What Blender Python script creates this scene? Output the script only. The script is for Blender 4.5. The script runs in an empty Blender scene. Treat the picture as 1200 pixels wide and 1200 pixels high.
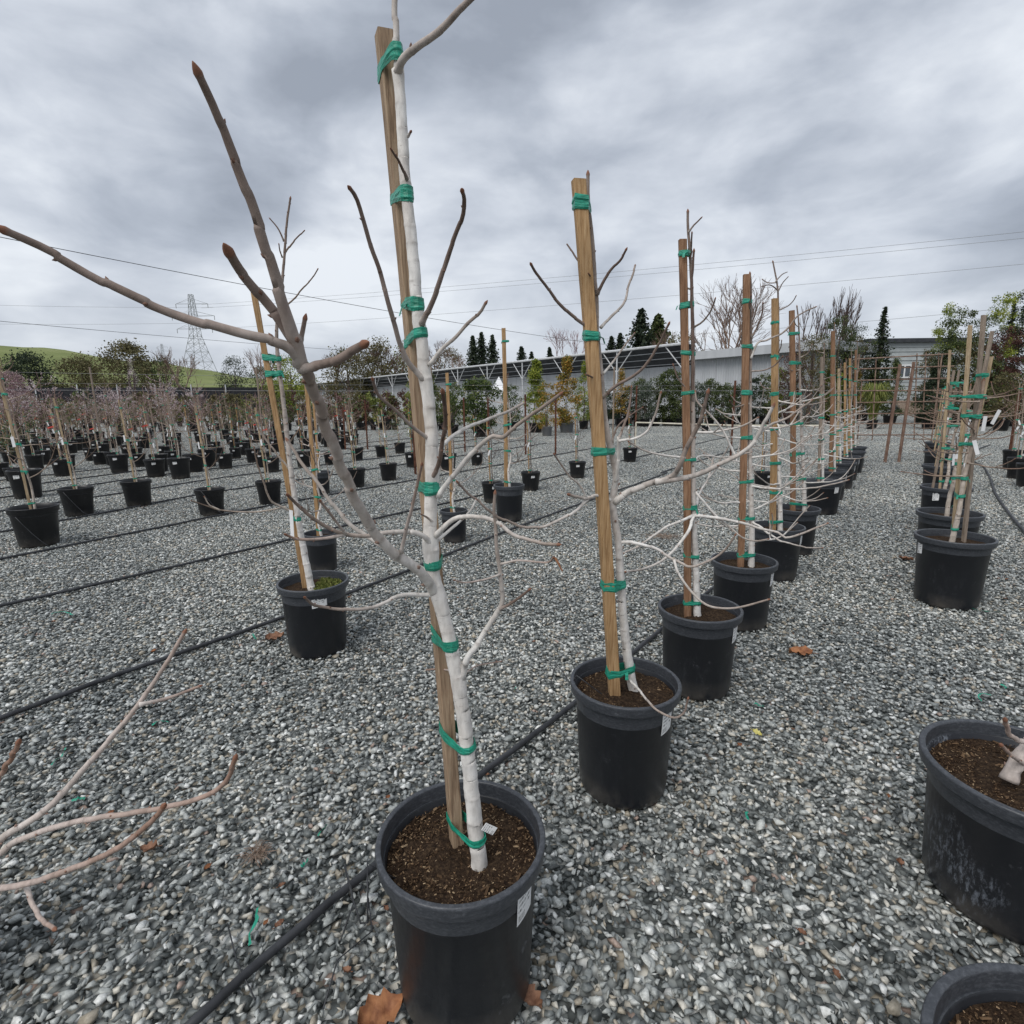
import bpy, bmesh, math, random
import numpy as np
from mathutils import Vector, Matrix, noise as mnoise

scene = bpy.context.scene
COL = scene.collection
R = math.radians

# ------------------------------------------------------------------ camera
F_PX, PITCH, ROLL, CAM_H = 654.0, R(11.33), R(0.73), 1.496     # solved from the pots (1200 px frame)
cd = bpy.data.cameras.new('camera'); cam = bpy.data.objects.new('camera', cd); COL.objects.link(cam)
cd.sensor_fit = 'HORIZONTAL'; cd.sensor_width = 36; cd.lens = 36 * F_PX / 1200
cd.clip_start = 0.02; cd.clip_end = 6000
fwd = Vector((0, math.cos(PITCH), -math.sin(PITCH))); up0 = Vector((0, math.sin(PITCH), math.cos(PITCH))); rt0 = Vector((1, 0, 0))
rgt = rt0 * math.cos(ROLL) - up0 * math.sin(ROLL); upv = rt0 * math.sin(ROLL) + up0 * math.cos(ROLL)
CAMP = Vector((0, 0, CAM_H))
cam.matrix_world = Matrix(((rgt.x, upv.x, -fwd.x, 0), (rgt.y, upv.y, -fwd.y, 0), (rgt.z, upv.z, -fwd.z, CAM_H), (0, 0, 0, 1)))
scene.camera = cam

def ray(px, py): return rgt * ((px - 600) / F_PX) + upv * ((600 - py) / F_PX) + fwd
def G(px, py, z=0.0):
    d = ray(px, py); return CAMP + d * ((z - CAM_H) / d.z)
def PY(px, py, Y):
    d = ray(px, py); return CAMP + d * (Y / d.y)

# ------------------------------------------------------------------ world, sun, exposure
SUN_EL, SUN_AZ = R(52), R(215)            # azimuth clockwise from +Y: soft light from behind the viewer
w = bpy.data.worlds.new('World'); scene.world = w; w.use_nodes = True
nt = w.node_tree; nt.nodes.clear()
def nn(t, typ, **kw):
    n = t.nodes.new(typ)
    for k, v in kw.items():
        if k in n.inputs.keys(): n.inputs[k].default_value = v
        else: setattr(n, k, v)
    return n
def lk(t, a, b): t.links.new(a, b)
def mth(t, op, a, b=None, c=None, clamp=False):
    n = t.nodes.new('ShaderNodeMath'); n.operation = op; n.use_clamp = clamp
    for i, s in enumerate((a, b, c)):
        if s is None: continue
        if isinstance(s, (int, float)): n.inputs[i].default_value = s
        else: t.links.new(s, n.inputs[i])
    return n.outputs[0]
def ramp(t, fac, stops, interp='LINEAR'):
    n = t.nodes.new('ShaderNodeValToRGB'); cr = n.color_ramp; cr.interpolation = interp
    while len(cr.elements) < len(stops): cr.elements.new(0.5)
    for e, (p, c) in zip(cr.elements, stops):
        e.position = p; e.color = (c, c, c, 1) if isinstance(c, (int, float)) else (*c, 1)
    t.links.new(fac, n.inputs[0]); return n.outputs[0]
def mixc(t, fac, a, b, mode='MIX'):
    n = t.nodes.new('ShaderNodeMix'); n.data_type = 'RGBA'; n.blend_type = mode
    for i, s in ((0, fac), (6, a), (7, b)):
        if isinstance(s, (int, float)): n.inputs[i].default_value = s if i == 0 else (s, s, s, 1)
        elif isinstance(s, tuple): n.inputs[i].default_value = (*s, 1)
        else: t.links.new(s, n.inputs[i])
    return n.outputs[2]
def world_nodes():
    t = nt
    tc = nn(t, 'ShaderNodeTexCoord'); sep = nn(t, 'ShaderNodeSeparateXYZ'); lk(t, tc.outputs['Generated'], sep.inputs[0])
    zc = mth(t, 'MAXIMUM', sep.outputs[2], 0.0)
    cb = nn(t, 'ShaderNodeCombineXYZ'); lk(t, sep.outputs[0], cb.inputs[0]); lk(t, sep.outputs[1], cb.inputs[1])
    lk(t, mth(t, 'MULTIPLY', mth(t, 'POWER', zc, 0.8), 2.1), cb.inputs[2])       # layers flatten towards the horizon
    n1 = nn(t, 'ShaderNodeTexNoise', Scale=1.9, Detail=7.0, Roughness=0.48, Distortion=0.25); lk(t, cb.outputs[0], n1.inputs['Vector'])
    mp = nn(t, 'ShaderNodeMapping'); mp.inputs['Location'].default_value = (5.3, 2.1, 0.7); lk(t, cb.outputs[0], mp.inputs['Vector'])
    n2 = nn(t, 'ShaderNodeTexNoise', Scale=4.6, Detail=6.0, Roughness=0.52, Distortion=0.3); lk(t, mp.outputs[0], n2.inputs['Vector'])
    a = mth(t, 'MULTIPLY_ADD', n2.outputs[0], 0.42, mth(t, 'MULTIPLY', n1.outputs[0], 0.75))
    col = ramp(t, a, [(0.45, (0.235, 0.262, 0.310)), (0.54, (0.325, 0.357, 0.412)), (0.62, (0.445, 0.477, 0.53)), (0.70, (0.58, 0.61, 0.65))])
    # thicker air towards the horizon evens the clouds out to a pale grey
    hz = ramp(t, zc, [(0.0, 0.6), (0.08, 0.25), (0.22, 0.0)])
    col = mixc(t, hz, col, (0.48, 0.505, 0.54))
    sky = nn(t, 'ShaderNodeTexSky'); sky.sky_type = 'NISHITA'; sky.sun_disc = False
    sky.sun_elevation = SUN_EL; sky.sun_rotation = SUN_AZ
    s = nn(t, 'ShaderNodeVectorMath', operation='SCALE'); lk(t, sky.outputs[0], s.inputs[0]); s.inputs['Scale'].default_value = 0.08
    col = mixc(t, 0.95, s.outputs[0], col)
    bg = nn(t, 'ShaderNodeBackground'); bg.inputs['Strength'].default_value = 1.0; lk(t, col, bg.inputs['Color'])
    o = nn(t, 'ShaderNodeOutputWorld'); lk(t, bg.outputs[0], o.inputs[0])
world_nodes()
sl = bpy.data.lights.new('sun', 'SUN'); sl.energy = 1.5; sl.angle = R(38); sl.color = (1.0, 0.97, 0.93)
so = bpy.data.objects.new('sun', sl); COL.objects.link(so)
sd = Vector((math.sin(SUN_AZ) * math.cos(SUN_EL), math.cos(SUN_AZ) * math.cos(SUN_EL), math.sin(SUN_EL)))
so.rotation_euler = (-sd).to_track_quat('-Z', 'Y').to_euler(); so.location = (0, -5, 20)
vs = scene.view_settings; vs.view_transform = 'Standard'; vs.look = 'None'; vs.exposure = 0.55; vs.gamma = 1.0; vs.use_curve_mapping = False

# ------------------------------------------------------------------ materials
def newmat(name, rough=0.7, spec=0.3):
    m = bpy.data.materials.new(name); m.use_nodes = True; t = m.node_tree
    b = t.nodes['Principled BSDF']; b.inputs['Roughness'].default_value = rough
    b.inputs['Specular IOR Level'].default_value = spec
    return m, t, b
def objco(t, sc=(1, 1, 1), which='Object'):
    tc = nn(t, 'ShaderNodeTexCoord'); mp = nn(t, 'ShaderNodeMapping'); mp.inputs['Scale'].default_value = sc
    lk(t, tc.outputs[which], mp.inputs['Vector']); return mp.outputs[0]
def noise(t, vec, scale, detail=4.0, rough=0.55, dist=0.0):
    n = nn(t, 'ShaderNodeTexNoise', Scale=scale, Detail=detail, Roughness=rough, Distortion=dist)
    if vec is not None: lk(t, vec, n.inputs['Vector'])
    return n.outputs[0]
def worldpos(t): return nn(t, 'ShaderNodeNewGeometry').outputs['Position']
def attr(t, name):
    n = nn(t, 'ShaderNodeAttribute'); n.attribute_name = name; return n.outputs['Fac']
def bump(t, b, h, strength=0.3, dist=0.01):
    n = nn(t, 'ShaderNodeBump', Strength=strength, Distance=dist); lk(t, h, n.inputs['Height']); lk(t, n.outputs[0], b.inputs['Normal'])
def two(name, c0, c1, scale=8, rough=0.75, sc=(1, 1, 1), bs=0.0, spec=0.3, lo=0.35, hi=0.65):
    m, t, b = newmat(name, rough, spec)
    n = noise(t, objco(t, sc), scale)
    lk(t, ramp(t, n, [(lo, c0), (hi, c1)]), b.inputs['Base Color'])
    if bs: bump(t, b, n, bs)
    return m
MAT = {}
STONES = [(0.0, (.075, .083, .081)), (0.13, (.165, .178, .174)), (0.28, (.275, .291, .284)), (0.45, (.405, .42, .405)),
          (0.62, (.54, .55, .525)), (0.78, (.38, .335, .265)), (0.84, (.60, .565, .495)), (0.91, (.76, .76, .735)), (0.985, (.40, .30, .25))]
def m_gravel():
    m, t, b = newmat('gravel', 0.46, 0.5)
    wp = worldpos(t)
    c = ramp(t, attr(t, 'shade'), STONES, 'CONSTANT')
    n = noise(t, wp, 130, 3)
    c = mixc(t, 1.0, c, ramp(t, n, [(0.3, 0.72), (0.7, 1.18)]), 'MULTIPLY')
    d = noise(t, wp, 0.55, 4, 0.55)
    c = mixc(t, 1.0, c, ramp(t, d, [(0.36, (.76, .78, .79)), (0.62, (1.08, 1.08, 1.06))]), 'MULTIPLY')
    lk(t, c, b.inputs['Base Color']); bump(t, b, n, 0.25, 0.003)
    return m
def m_ground():
    m, t, b = newmat('gravel_ground', 0.8, 0.25)
    wp = worldpos(t)
    v = nn(t, 'ShaderNodeTexVoronoi', Scale=38.0); lk(t, wp, v.inputs['Vector'])
    sp = nn(t, 'ShaderNodeSeparateColor'); lk(t, v.outputs['Color'], sp.inputs[0])
    c = ramp(t, sp.outputs[0], STONES, 'CONSTANT')
    c = mixc(t, 1.0, c, ramp(t, v.outputs['Distance'], [(0.3, 1.0), (0.7, 0.35)]), 'MULTIPLY')
    d = noise(t, wp, 0.55, 4, 0.55)
    c = mixc(t, 1.0, c, ramp(t, d, [(0.36, (.76, .78, .79)), (0.62, (1.08, 1.08, 1.06))]), 'MULTIPLY')
    lk(t, c, b.inputs['Base Color']); bump(t, b, v.outputs['Distance'], 0.6, 0.01)
    return m
def m_pot(name, base, dusty, worn=0.0, scuff=0.55):
    m, t, b = newmat(name, 0.42, 0.45)
    oc = objco(t); wp = worldpos(t)
    n = noise(t, wp, 6, 6, 0.6); n2 = noise(t, objco(t, (5, 5, 2.2)), 5, 6, 0.7)
    c = mixc(t, mth(t, 'MULTIPLY', ramp(t, n2, [(0.5, 0.0), (0.78, dusty)]), ramp(t, n, [(0.45, 0.0), (0.7, 0.8)])), base, (.10, .105, .115))
    sp = nn(t, 'ShaderNodeSeparateXYZ'); lk(t, oc, sp.inputs[0])
    low = mth(t, 'MULTIPLY', ramp(t, sp.outputs[2], [(0.0, 1.0), (0.11, 0.0)]), ramp(t, n, [(0.42, 0.0), (0.62, 1.0)]))
    c = mixc(t, mth(t, 'MULTIPLY', low, 0.5), c, (.17, .15, .125))      # splashed dirt near the foot
    sc = noise(t, wp, 23, 8, 0.75)
    c = mixc(t, mth(t, 'MULTIPLY', ramp(t, sc, [(0.60, 0.0), (0.70, 1.0)]), ramp(t, n, [(0.5, 0.0), (0.65, scuff)])), c, (.24, .25, .27))
    if scuff > .6: c = mixc(t, mth(t, 'MULTIPLY', ramp(t, noise(t, objco(t, (6, 6, 2.2)), 14, 8, 0.8), [(0.50, 0.0), (0.62, 1.0)]), ramp(t, noise(t, wp, 4.5, 3), [(0.50, 0.0), (0.62, 0.7)])), c, (.27, .30, .35))
    s1 = noise(t, objco(t, (1, 1, 9)), 30, 5, 0.8, 1.5); s2 = noise(t, wp, 11, 5, 0.7)      # fine scratches and scuffs
    c = mixc(t, mth(t, 'MULTIPLY', ramp(t, s1, [(0.60, 0.0), (0.66, 1.0)]), ramp(t, s2, [(0.48, 0.0), (0.66, 0.25 + worn)])), c, (.22, .23, .25))
    if worn: c = mixc(t, ramp(t, noise(t, objco(t, (1, 1, 2.5)), 75, 7, 0.8), [(0.46, 0.0), (0.66, worn)]), c, (.17, .18, .20))
    lk(t, c, b.inputs['Base Color'])
    lk(t, ramp(t, n, [(0.3, 0.30), (0.7, 0.52)]), b.inputs['Roughness'])
    bump(t, b, noise(t, wp, 90, 3), 0.06, 0.002)
    return m
def m_wood(name, c0, c1, c2):
    m, t, b = newmat(name, 0.8, 0.2)
    g = noise(t, objco(t, (26, 26, 1.3)), 7, 6, 0.65, 0.6); k = noise(t, objco(t, (3, 3, 2.0)), 2.2, 3)
    c = ramp(t, g, [(0.28, c0), (0.48, c1), (0.70, c2)])
    c = mixc(t, 1.0, c, ramp(t, k, [(0.3, 0.74), (0.7, 1.15)]), 'MULTIPLY')
    lk(t, c, b.inputs['Base Color']); bump(t, b, g, 0.5, 0.004)
    return m
def m_bark(name, white, mid, tip, ringc=(.16, .13, .11)):
    m, t, b = newmat(name, 0.75, 0.25)
    oc = objco(t); n = noise(t, oc, 28, 6, 0.65); n2 = noise(t, objco(t, (1, 1, 0.35)), 60, 4, 0.6)
    a = mth(t, 'ADD', attr(t, 'age'), mth(t, 'MULTIPLY', mth(t, 'SUBTRACT', n, 0.5), 0.35))
    c = ramp(t, a, [(0.12, white), (0.5, mid), (0.95, tip)])
    c = mixc(t, 1.0, c, ramp(t, n2, [(0.3, 0.74), (0.62, 1.05)]), 'MULTIPLY')
    sp = noise(t, objco(t, (1, 1, 2.6)), 75, 5, 0.7)      # small lenticels and dirt flecks
    c = mixc(t, ramp(t, sp, [(0.62, 0.0), (0.70, 0.55)]), c, (.20, .165, .14))
    pb = noise(t, oc, 9, 4, 0.6)
    c = mixc(t, 1.0, c, ramp(t, pb, [(0.35, (.84, .81, .78)), (0.6, (1.03, 1.03, 1.03))]), 'MULTIPLY')
    c = mixc(t, mth(t, 'MULTIPLY', attr(t, 'ring'), ramp(t, n, [(0.40, 0.05), (0.62, 0.65)])), c, ringc)
    c = mixc(t, attr(t, 'bud'), c, (.215, .10, .062))
    lk(t, c, b.inputs['Base Color']); bump(t, b, n2, 0.45, 0.003)
    return m
def m_soil():
    m, t, b = newmat('potting_soil', 0.95, 0.1)
    n = noise(t, objco(t), 95, 6, 0.7)
    lk(t, ramp(t, n, [(0.3, (.012, .008, .006)), (0.5, (.04, .026, .017)), (0.70, (.11, .072, .042))]), b.inputs['Base Color']); bump(t, b, n, 0.9, 0.012)
    return m
def m_tone(name, stops, rough=0.6, spec=0.3, trans=0.0):
    m, t, b = newmat(name, rough, spec)
    lk(t, ramp(t, attr(t, 'tone'), stops), b.inputs['Base Color'])
    if trans:
        tr = nn(t, 'ShaderNodeBsdfTranslucent'); lk(t, ramp(t, attr(t, 'tone'), stops), tr.inputs[0])
        ms = nn(t, 'ShaderNodeMixShader'); ms.inputs[0].default_value = trans
        lk(t, b.outputs[0], ms.inputs[1]); lk(t, tr.outputs[0], ms.inputs[2])
        lk(t, ms.outputs[0], t.nodes['Material Output'].inputs[0])
    return m
def m_label():
    m, t, b = newmat('printed_label', 0.5, 0.4)
    tc = nn(t, 'ShaderNodeTexCoord'); sp = nn(t, 'ShaderNodeSeparateXYZ'); lk(t, tc.outputs['UV'], sp.inputs[0])
    u, v = sp.outputs[0], sp.outputs[1]
    # rows of small print with a block of bars in the lower corner
    row = mth(t, 'FLOOR', mth(t, 'MULTIPLY', v, 6.0)); fr = mth(t, 'FRACT', mth(t, 'MULTIPLY', v, 6.0))
    cb = nn(t, 'ShaderNodeCombineXYZ'); lk(t, mth(t, 'MULTIPLY', u, 26.0), cb.inputs[0]); lk(t, mth(t, 'MULTIPLY', row, 7.3), cb.inputs[1])
    nz = noise(t, cb.outputs[0], 1.0, 2)
    ink = mth(t, 'MULTIPLY', mth(t, 'GREATER_THAN', nz, 0.50), mth(t, 'MULTIPLY', mth(t, 'GREATER_THAN', fr, 0.32), mth(t, 'LESS_THAN', fr, 0.80)))
    inside = mth(t, 'MULTIPLY', mth(t, 'MULTIPLY', mth(t, 'GREATER_THAN', u, 0.08), mth(t, 'LESS_THAN', u, 0.85)), mth(t, 'MULTIPLY', mth(t, 'GREATER_THAN', v, 0.33), mth(t, 'LESS_THAN', v, 0.93)))
    ink = mth(t, 'MULTIPLY', ink, inside)
    cb2 = nn(t, 'ShaderNodeCombineXYZ'); lk(t, mth(t, 'MULTIPLY', u, 60.0), cb2.inputs[0])
    bars = mth(t, 'MULTIPLY', mth(t, 'GREATER_THAN', noise(t, cb2.outputs[0], 1.0, 1), 0.5), mth(t, 'MULTIPLY', mth(t, 'MULTIPLY', mth(t, 'GREATER_THAN', u, 0.08), mth(t, 'LESS_THAN', u, 0.5)), mth(t, 'MULTIPLY', mth(t, 'GREATER_THAN', v, 0.07), mth(t, 'LESS_THAN', v, 0.27))))
    ink = mth(t, 'MAXIMUM', ink, bars)
    lk(t, mixc(t, mth(t, 'MULTIPLY', ink, 0.85), (.78, .78, .77), (.05, .05, .055)), b.inputs['Base Color'])
    return m
MAT['gravel'] = m_gravel(); MAT['ground'] = m_ground()
MAT['pot'] = m_pot('black_plastic', (.0135, .015, .0185), .45)
MAT['pot_rim'] = m_pot('weathered_rim_plastic', (.036, .040, .047), .6, .34)
MAT['pot_scuffed'] = m_pot('scuffed_black_plastic', (.0135, .015, .0195), .45, 0.0, .9)
MAT['pot_far'] = m_pot('black_plastic_old', (.012, .0125, .014), .25)
MAT['pot_grey'] = m_pot('grey_plastic', (.16, .165, .17), .5)
MAT['wood_a'] = m_wood('stake_grey_tan', (.13, .085, .055), (.33, .23, .15), (.47, .36, .25))
MAT['wood_b'] = m_wood('stake_yellow_tan', (.16, .085, .035), (.38, .235, .115), (.50, .34, .19))
MAT['wood_c'] = m_wood('stake_brown', (.10, .05, .03), (.25, .14, .08), (.35, .22, .14))
MAT['bamboo'] = m_wood('bamboo_cane', (.24, .16, .09), (.44, .33, .205), (.56, .455, .32))
MAT['old_wood'] = m_wood('old_grey_wood', (.12, .09, .07), (.27, .215, .17), (.38, .31, .25))
MAT['bark'] = m_bark('white_painted_bark', (.74, .715, .68), (.36, .30, .26), (.14, .095, .078))
MAT['bark_taupe'] = m_bark('taupe_bark', (.58, .53, .49), (.275, .215, .185), (.13, .088, .07))
MAT['bark_field'] = m_bark('pale_bark', (.50, .44, .38), (.27, .20, .155), (.16, .10, .08))
MAT['bark_pink'] = m_bark('pinkish_twig_bark', (.38, .31, .27), (.29, .20, .19), (.27, .16, .17))
MAT['bark_dark'] = m_bark('dark_bark', (.16, .13, .11), (.12, .09, .08), (.09, .065, .06))
MAT['bark_fig'] = m_bark('fig_twig_bark', (.62, .57, .53), (.46, .38, .34), (.30, .17, .115))
MAT['soil'] = m_soil()
MAT['chips'] = m_tone('bark_mulch', [(0, (.020, .012, .008)), (.35, (.06, .037, .022)), (.62, (.17, .108, .062)), (1, (.44, .33, .21))], 0.9, 0.1)
MAT['tape'] = two('green_tie_tape', (.005, .17, .105), (.02, .33, .22), 30, 0.38, (1, 1, 6), 0.5, 0.5)
MAT['label'] = m_label()
MAT['tag'] = two('white_tag', (.62, .62, .62), (.8, .8, .8), 6, 0.5)
MAT['tag_red'] = two('red_tag', (.55, .06, .05), (.70, .11, .08), 6, 0.5)
MAT['hose'] = two('black_poly_hose', (.020, .021, .024), (.045, .047, .052), 14, 0.48, (1, 1, 1), 0.0, 0.4)
MAT['wire'] = two('grey_wire', (.16, .16, .165), (.26, .26, .265), 4, 0.5)
MAT['cable'] = two('dark_cable', (.055, .055, .06), (.09, .09, .095), 2, 0.6)
MAT['rust'] = two('rusty_steel', (.055, .022, .016), (.145, .065, .04), 22, 0.85, (1, 1, .4), 0.4, 0.2)
MAT['rust_pale'] = two('pale_rusty_rod', (.15, .095, .07), (.31, .225, .175), 22, 0.85, (1, 1, .4), 0.3, 0.2)
MAT['brown_post'] = two('weathered_brown_post', (.13, .078, .058), (.25, .165, .125), 22, 0.85, (1, 1, .3), 0.4, 0.2)
MAT['pvc'] = two('cream_pipe', (.48, .44, .34), (.66, .62, .52), 9, 0.6)
MAT['leaf_brown'] = two('dry_leaf', (.12, .055, .032), (.29, .155, .095), 40, 0.7, (1, 1, 1), 0.4)
MAT['leaf_orange'] = two('orange_dry_leaf', (.16, .06, .028), (.36, .165, .075), 30, 0.7, (1, 1, 1), 0.4)
MAT['leaf_yellow'] = two('yellow_leaf', (.45, .40, .10), (.62, .58, .25), 40, 0.6)
MAT['corr'] = two('corrugated_grey', (.42, .435, .45), (.54, .555, .57), 1.2, 0.5, (1, 1, .2), 0.0, 0.4)
MAT['corr_pale'] = two('pale_corrugated', (.40, .415, .43), (.50, .515, .53), 1.2, 0.5, (1, 1, .2), 0.0, 0.4)
MAT['roof_dark'] = two('dark_shade_roof', (.032, .035, .04), (.06, .064, .07), 1.5, 0.8)
MAT['steel_white'] = two('galvanised_steel', (.48, .49, .50), (.62, .63, .64), 5, 0.5)
MAT['shade'] = two('black_shade_cloth', (.017, .018, .021), (.038, .039, .043), 3, 0.9)
MAT['siding'] = two('grey_siding', (.30, .325, .325), (.36, .385, .385), 2, 0.7)
MAT['trim'] = two('white_trim', (.68, .68, .67), (.76, .76, .75), 3, 0.6)
MAT['glass'] = two('dark_window_glass', (.05, .06, .07), (.10, .12, .14), 2, 0.1, (1, 1, 1), 0, 0.6)
MAT['tent'] = two('white_canvas', (.72, .73, .75), (.80, .81, .82), 1.5, 0.7)
MAT['tower'] = two('tower_steel', (.20, .21, .22), (.27, .28, .29), 0.3, 0.6)
def m_hill():
    m, t, b = newmat('hill_grass', 0.95, 0.1); wp = worldpos(t)
    a = noise(t, wp, 0.012, 6, 0.6); c = noise(t, wp, 0.09, 5, 0.65)
    s = mth(t, 'ADD', mth(t, 'MULTIPLY', a, 0.6), mth(t, 'MULTIPLY', c, 0.4))
    lk(t, ramp(t, s, [(0.36, (.115, .135, .052)), (0.5, (.175, .205, .078)), (0.66, (.245, .262, .118))]), b.inputs['Base Color']); return m
MAT['hill'] = m_hill()
FOL = {
 'yellowgreen': [(0, (.08, .12, .02)), (.5, (.21, .26, .04)), (1, (.42, .43, .075))],
 'orange': [(0, (.06, .08, .018)), (.35, (.20, .19, .035)), (.7, (.44, .23, .05)), (1, (.55, .33, .08))],
 'olive': [(0, (.030, .045, .017)), (.5, (.075, .10, .035)), (1, (.15, .175, .06))],
 'bluegreen': [(0, (.045, .06, .045)), (.5, (.10, .125, .09)), (1, (.19, .215, .15))],
 'dark': [(0, (.014, .024, .015)), (.5, (.033, .05, .027)), (1, (.07, .09, .042))],
 'conifer': [(0, (.018, .03, .022)), (.5, (.04, .058, .036)), (1, (.08, .10, .055))],
 'magnolia': [(0, (.025, .045, .014)), (.5, (.07, .105, .03)), (.85, (.17, .21, .06)), (1, (.42, .38, .20))],
 'brownish': [(0, (.065, .06, .03)), (.5, (.135, .12, .055)), (1, (.21, .19, .09))],
 'pinkish': [(0, (.20, .12, .125)), (.5, (.33, .215, .225)), (1, (.56, .42, .43))],
 'redbrown': [(0, (.055, .028, .024)), (.5, (.125, .06, .05)), (1, (.215, .115, .09))],
 'grassy': [(0, (.075, .10, .022)), (.5, (.19, .22, .055)), (1, (.36, .36, .11))],
 'blossom': [(0, (.55, .42, .43)), (1, (.80, .74, .74))],
}
for k, st in FOL.items(): MAT['fol_' + k] = m_tone('foliage_' + k, st, 0.6, 0.25, 0.25)

# ------------------------------------------------------------------ mesh helpers
class MB:
    def __init__(s): s.v = []; s.f = []; s.a = {}; s.uv = None
    def add(s, vs, fs, **at):
        o = len(s.v)
        for k in at:
            if k not in s.a: s.a[k] = [0.0] * o
        s.v += [tuple(v) for v in vs]; s.f += [tuple(i + o for i in f) for f in fs]
        for k in s.a:
            x = at.get(k, 0.0); s.a[k] += list(x) if isinstance(x, (list, tuple)) else [x] * len(vs)
    def box(s, c, d, rz=0, taper=1.0, **at):
        co, si = math.cos(rz), math.sin(rz); V = []
        for z in (-.5, .5):
            k = taper if z > 0 else 1.0
            for x, y in ((-.5, -.5), (.5, -.5), (.5, .5), (-.5, .5)):
                X, Y = x * d[0] * k, y * d[1] * k
                V.append((c[0] + X * co - Y * si, c[1] + X * si + Y * co, c[2] + z * d[2]))
        s.add(V, [(3, 2, 1, 0), (4, 5, 6, 7), (0, 1, 5, 4), (1, 2, 6, 5), (2, 3, 7, 6), (3, 0, 4, 7)], **at)
    def tube(s, pts, rad, n=6, cap=True, lump=0.0, **at):
        pts = [Vector(p) for p in pts]; m = len(pts)
        if isinstance(rad, (int, float)): rad = [rad] * m
        V = []; prev = None; A = {k: [] for k in at}
        for i, p in enumerate(pts):
            d = (pts[min(i + 1, m - 1)] - pts[max(i - 1, 0)])
            if d.length < 1e-9: d = Vector((0, 0, 1))
            d.normalize()
            if prev is None: x = d.orthogonal().normalized()
            else:
                x = prev - d * prev.dot(d)
                x = x.normalized() if x.length > 1e-6 else d.orthogonal().normalized()
            prev = x; y = d.cross(x)
            for k in range(n):
                a = 2 * math.pi * k / n; dd = x * math.cos(a) + y * math.sin(a); rr = rad[i]
                if lump: rr *= 1 + lump * (mnoise.noise((p + dd * rr) * 38) + .6 * mnoise.noise((p + dd * rr) * 110))
                V.append(p + dd * rr)
            for k in at: A[k] += [at[k][i] if isinstance(at[k], (list, tuple)) else at[k]] * n
        Fc = [(i * n + k, i * n + (k + 1) % n, (i + 1) * n + (k + 1) % n, (i + 1) * n + k) for i in range(m - 1) for k in range(n)]
        if cap: Fc += [tuple(range(n - 1, -1, -1)), tuple(range((m - 1) * n, m * n))]
        s.add(V, Fc, **A)
    def lathe(s, prof, n=32, close=False, **at):
        V = [(r * math.cos(2 * math.pi * k / n), r * math.sin(2 * math.pi * k / n), z) for r, z in prof for k in range(n)]
        Fc = [(i * n + k, i * n + (k + 1) % n, (i + 1) * n + (k + 1) % n, (i + 1) * n + k) for i in range(len(prof) - 1) for k in range(n)]
        s.add(V, Fc, **at)
    def data(s, name, mat, smooth=False):
        me = bpy.data.meshes.new(name); me.from_pydata(s.v, [], s.f)
        for k, x in s.a.items():
            at = me.attributes.new(k, 'FLOAT', 'POINT'); at.data.foreach_set('value', x)
        if s.uv:
            ul = me.uv_layers.new(name='UVMap'); li = [0] * len(me.loops); me.loops.foreach_get('vertex_index', li)
            for i, vi in enumerate(li): ul.data[i].uv = s.uv[vi]
        me.materials.append(MAT[mat] if isinstance(mat, str) else mat)
        if smooth: me.polygons.foreach_set('use_smooth', [True] * len(me.polygons))
        me.update(); return me
    def build(s, name, mat, parent=None, smooth=False): return put(name, s.data(name, mat, smooth), parent)
def put(name, me, parent=None):
    o = bpy.data.objects.new(name, me); COL.objects.link(o)
    if parent: o.parent = parent
    return o
def tag(o, label=None, cat=None, group=None, kind=None):
    if label: o['label'] = label
    if cat: o['category'] = cat
    if group: o['group'] = group
    if kind: o['kind'] = kind
    return o
def empty(name, loc, label, cat, group=None, rz=0):
    o = bpy.data.objects.new(name, None); o.empty_display_size = 0.1; COL.objects.link(o)
    o.location = loc; o.rotation_euler = (0, 0, rz); return tag(o, label, cat, group)
def copy_tree(o, parent=None):
    c = o.copy(); COL.objects.link(c)
    if parent: c.parent = parent
    for ch in o.children: copy_tree(ch, c)
    return c
def catmull(pts, per=5):
    pts = [Vector(p) for p in pts]
    if len(pts) < 3: return [pts[0].lerp(pts[-1], i / per) for i in range(per + 1)]
    P = [pts[0] * 2 - pts[1]] + pts + [pts[-1] * 2 - pts[-2]]; out = []
    for i in range(1, len(P) - 2):
        a, b, c, d = P[i - 1:i + 3]
        for k in range(per):
            t = k / per
            out.append(0.5 * ((2 * b) + (c - a) * t + (2 * a - 5 * b + 4 * c - d) * t * t + (3 * b - a - 3 * c + d) * t ** 3))
    out.append(pts[-1]); return out
def resample(pts, step):
    L = [0]
    for a, b in zip(pts, pts[1:]): L.append(L[-1] + (b - a).length)
    n = max(2, int(round(L[-1] / step))); out = []; j = 0
    for i in range(n + 1):
        s = L[-1] * i / n
        while j < len(L) - 2 and L[j + 1] < s: j += 1
        k = (s - L[j]) / max(1e-9, L[j + 1] - L[j]); out.append(pts[j].lerp(pts[j + 1], min(1, k)))
    return out, L[-1]

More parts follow.
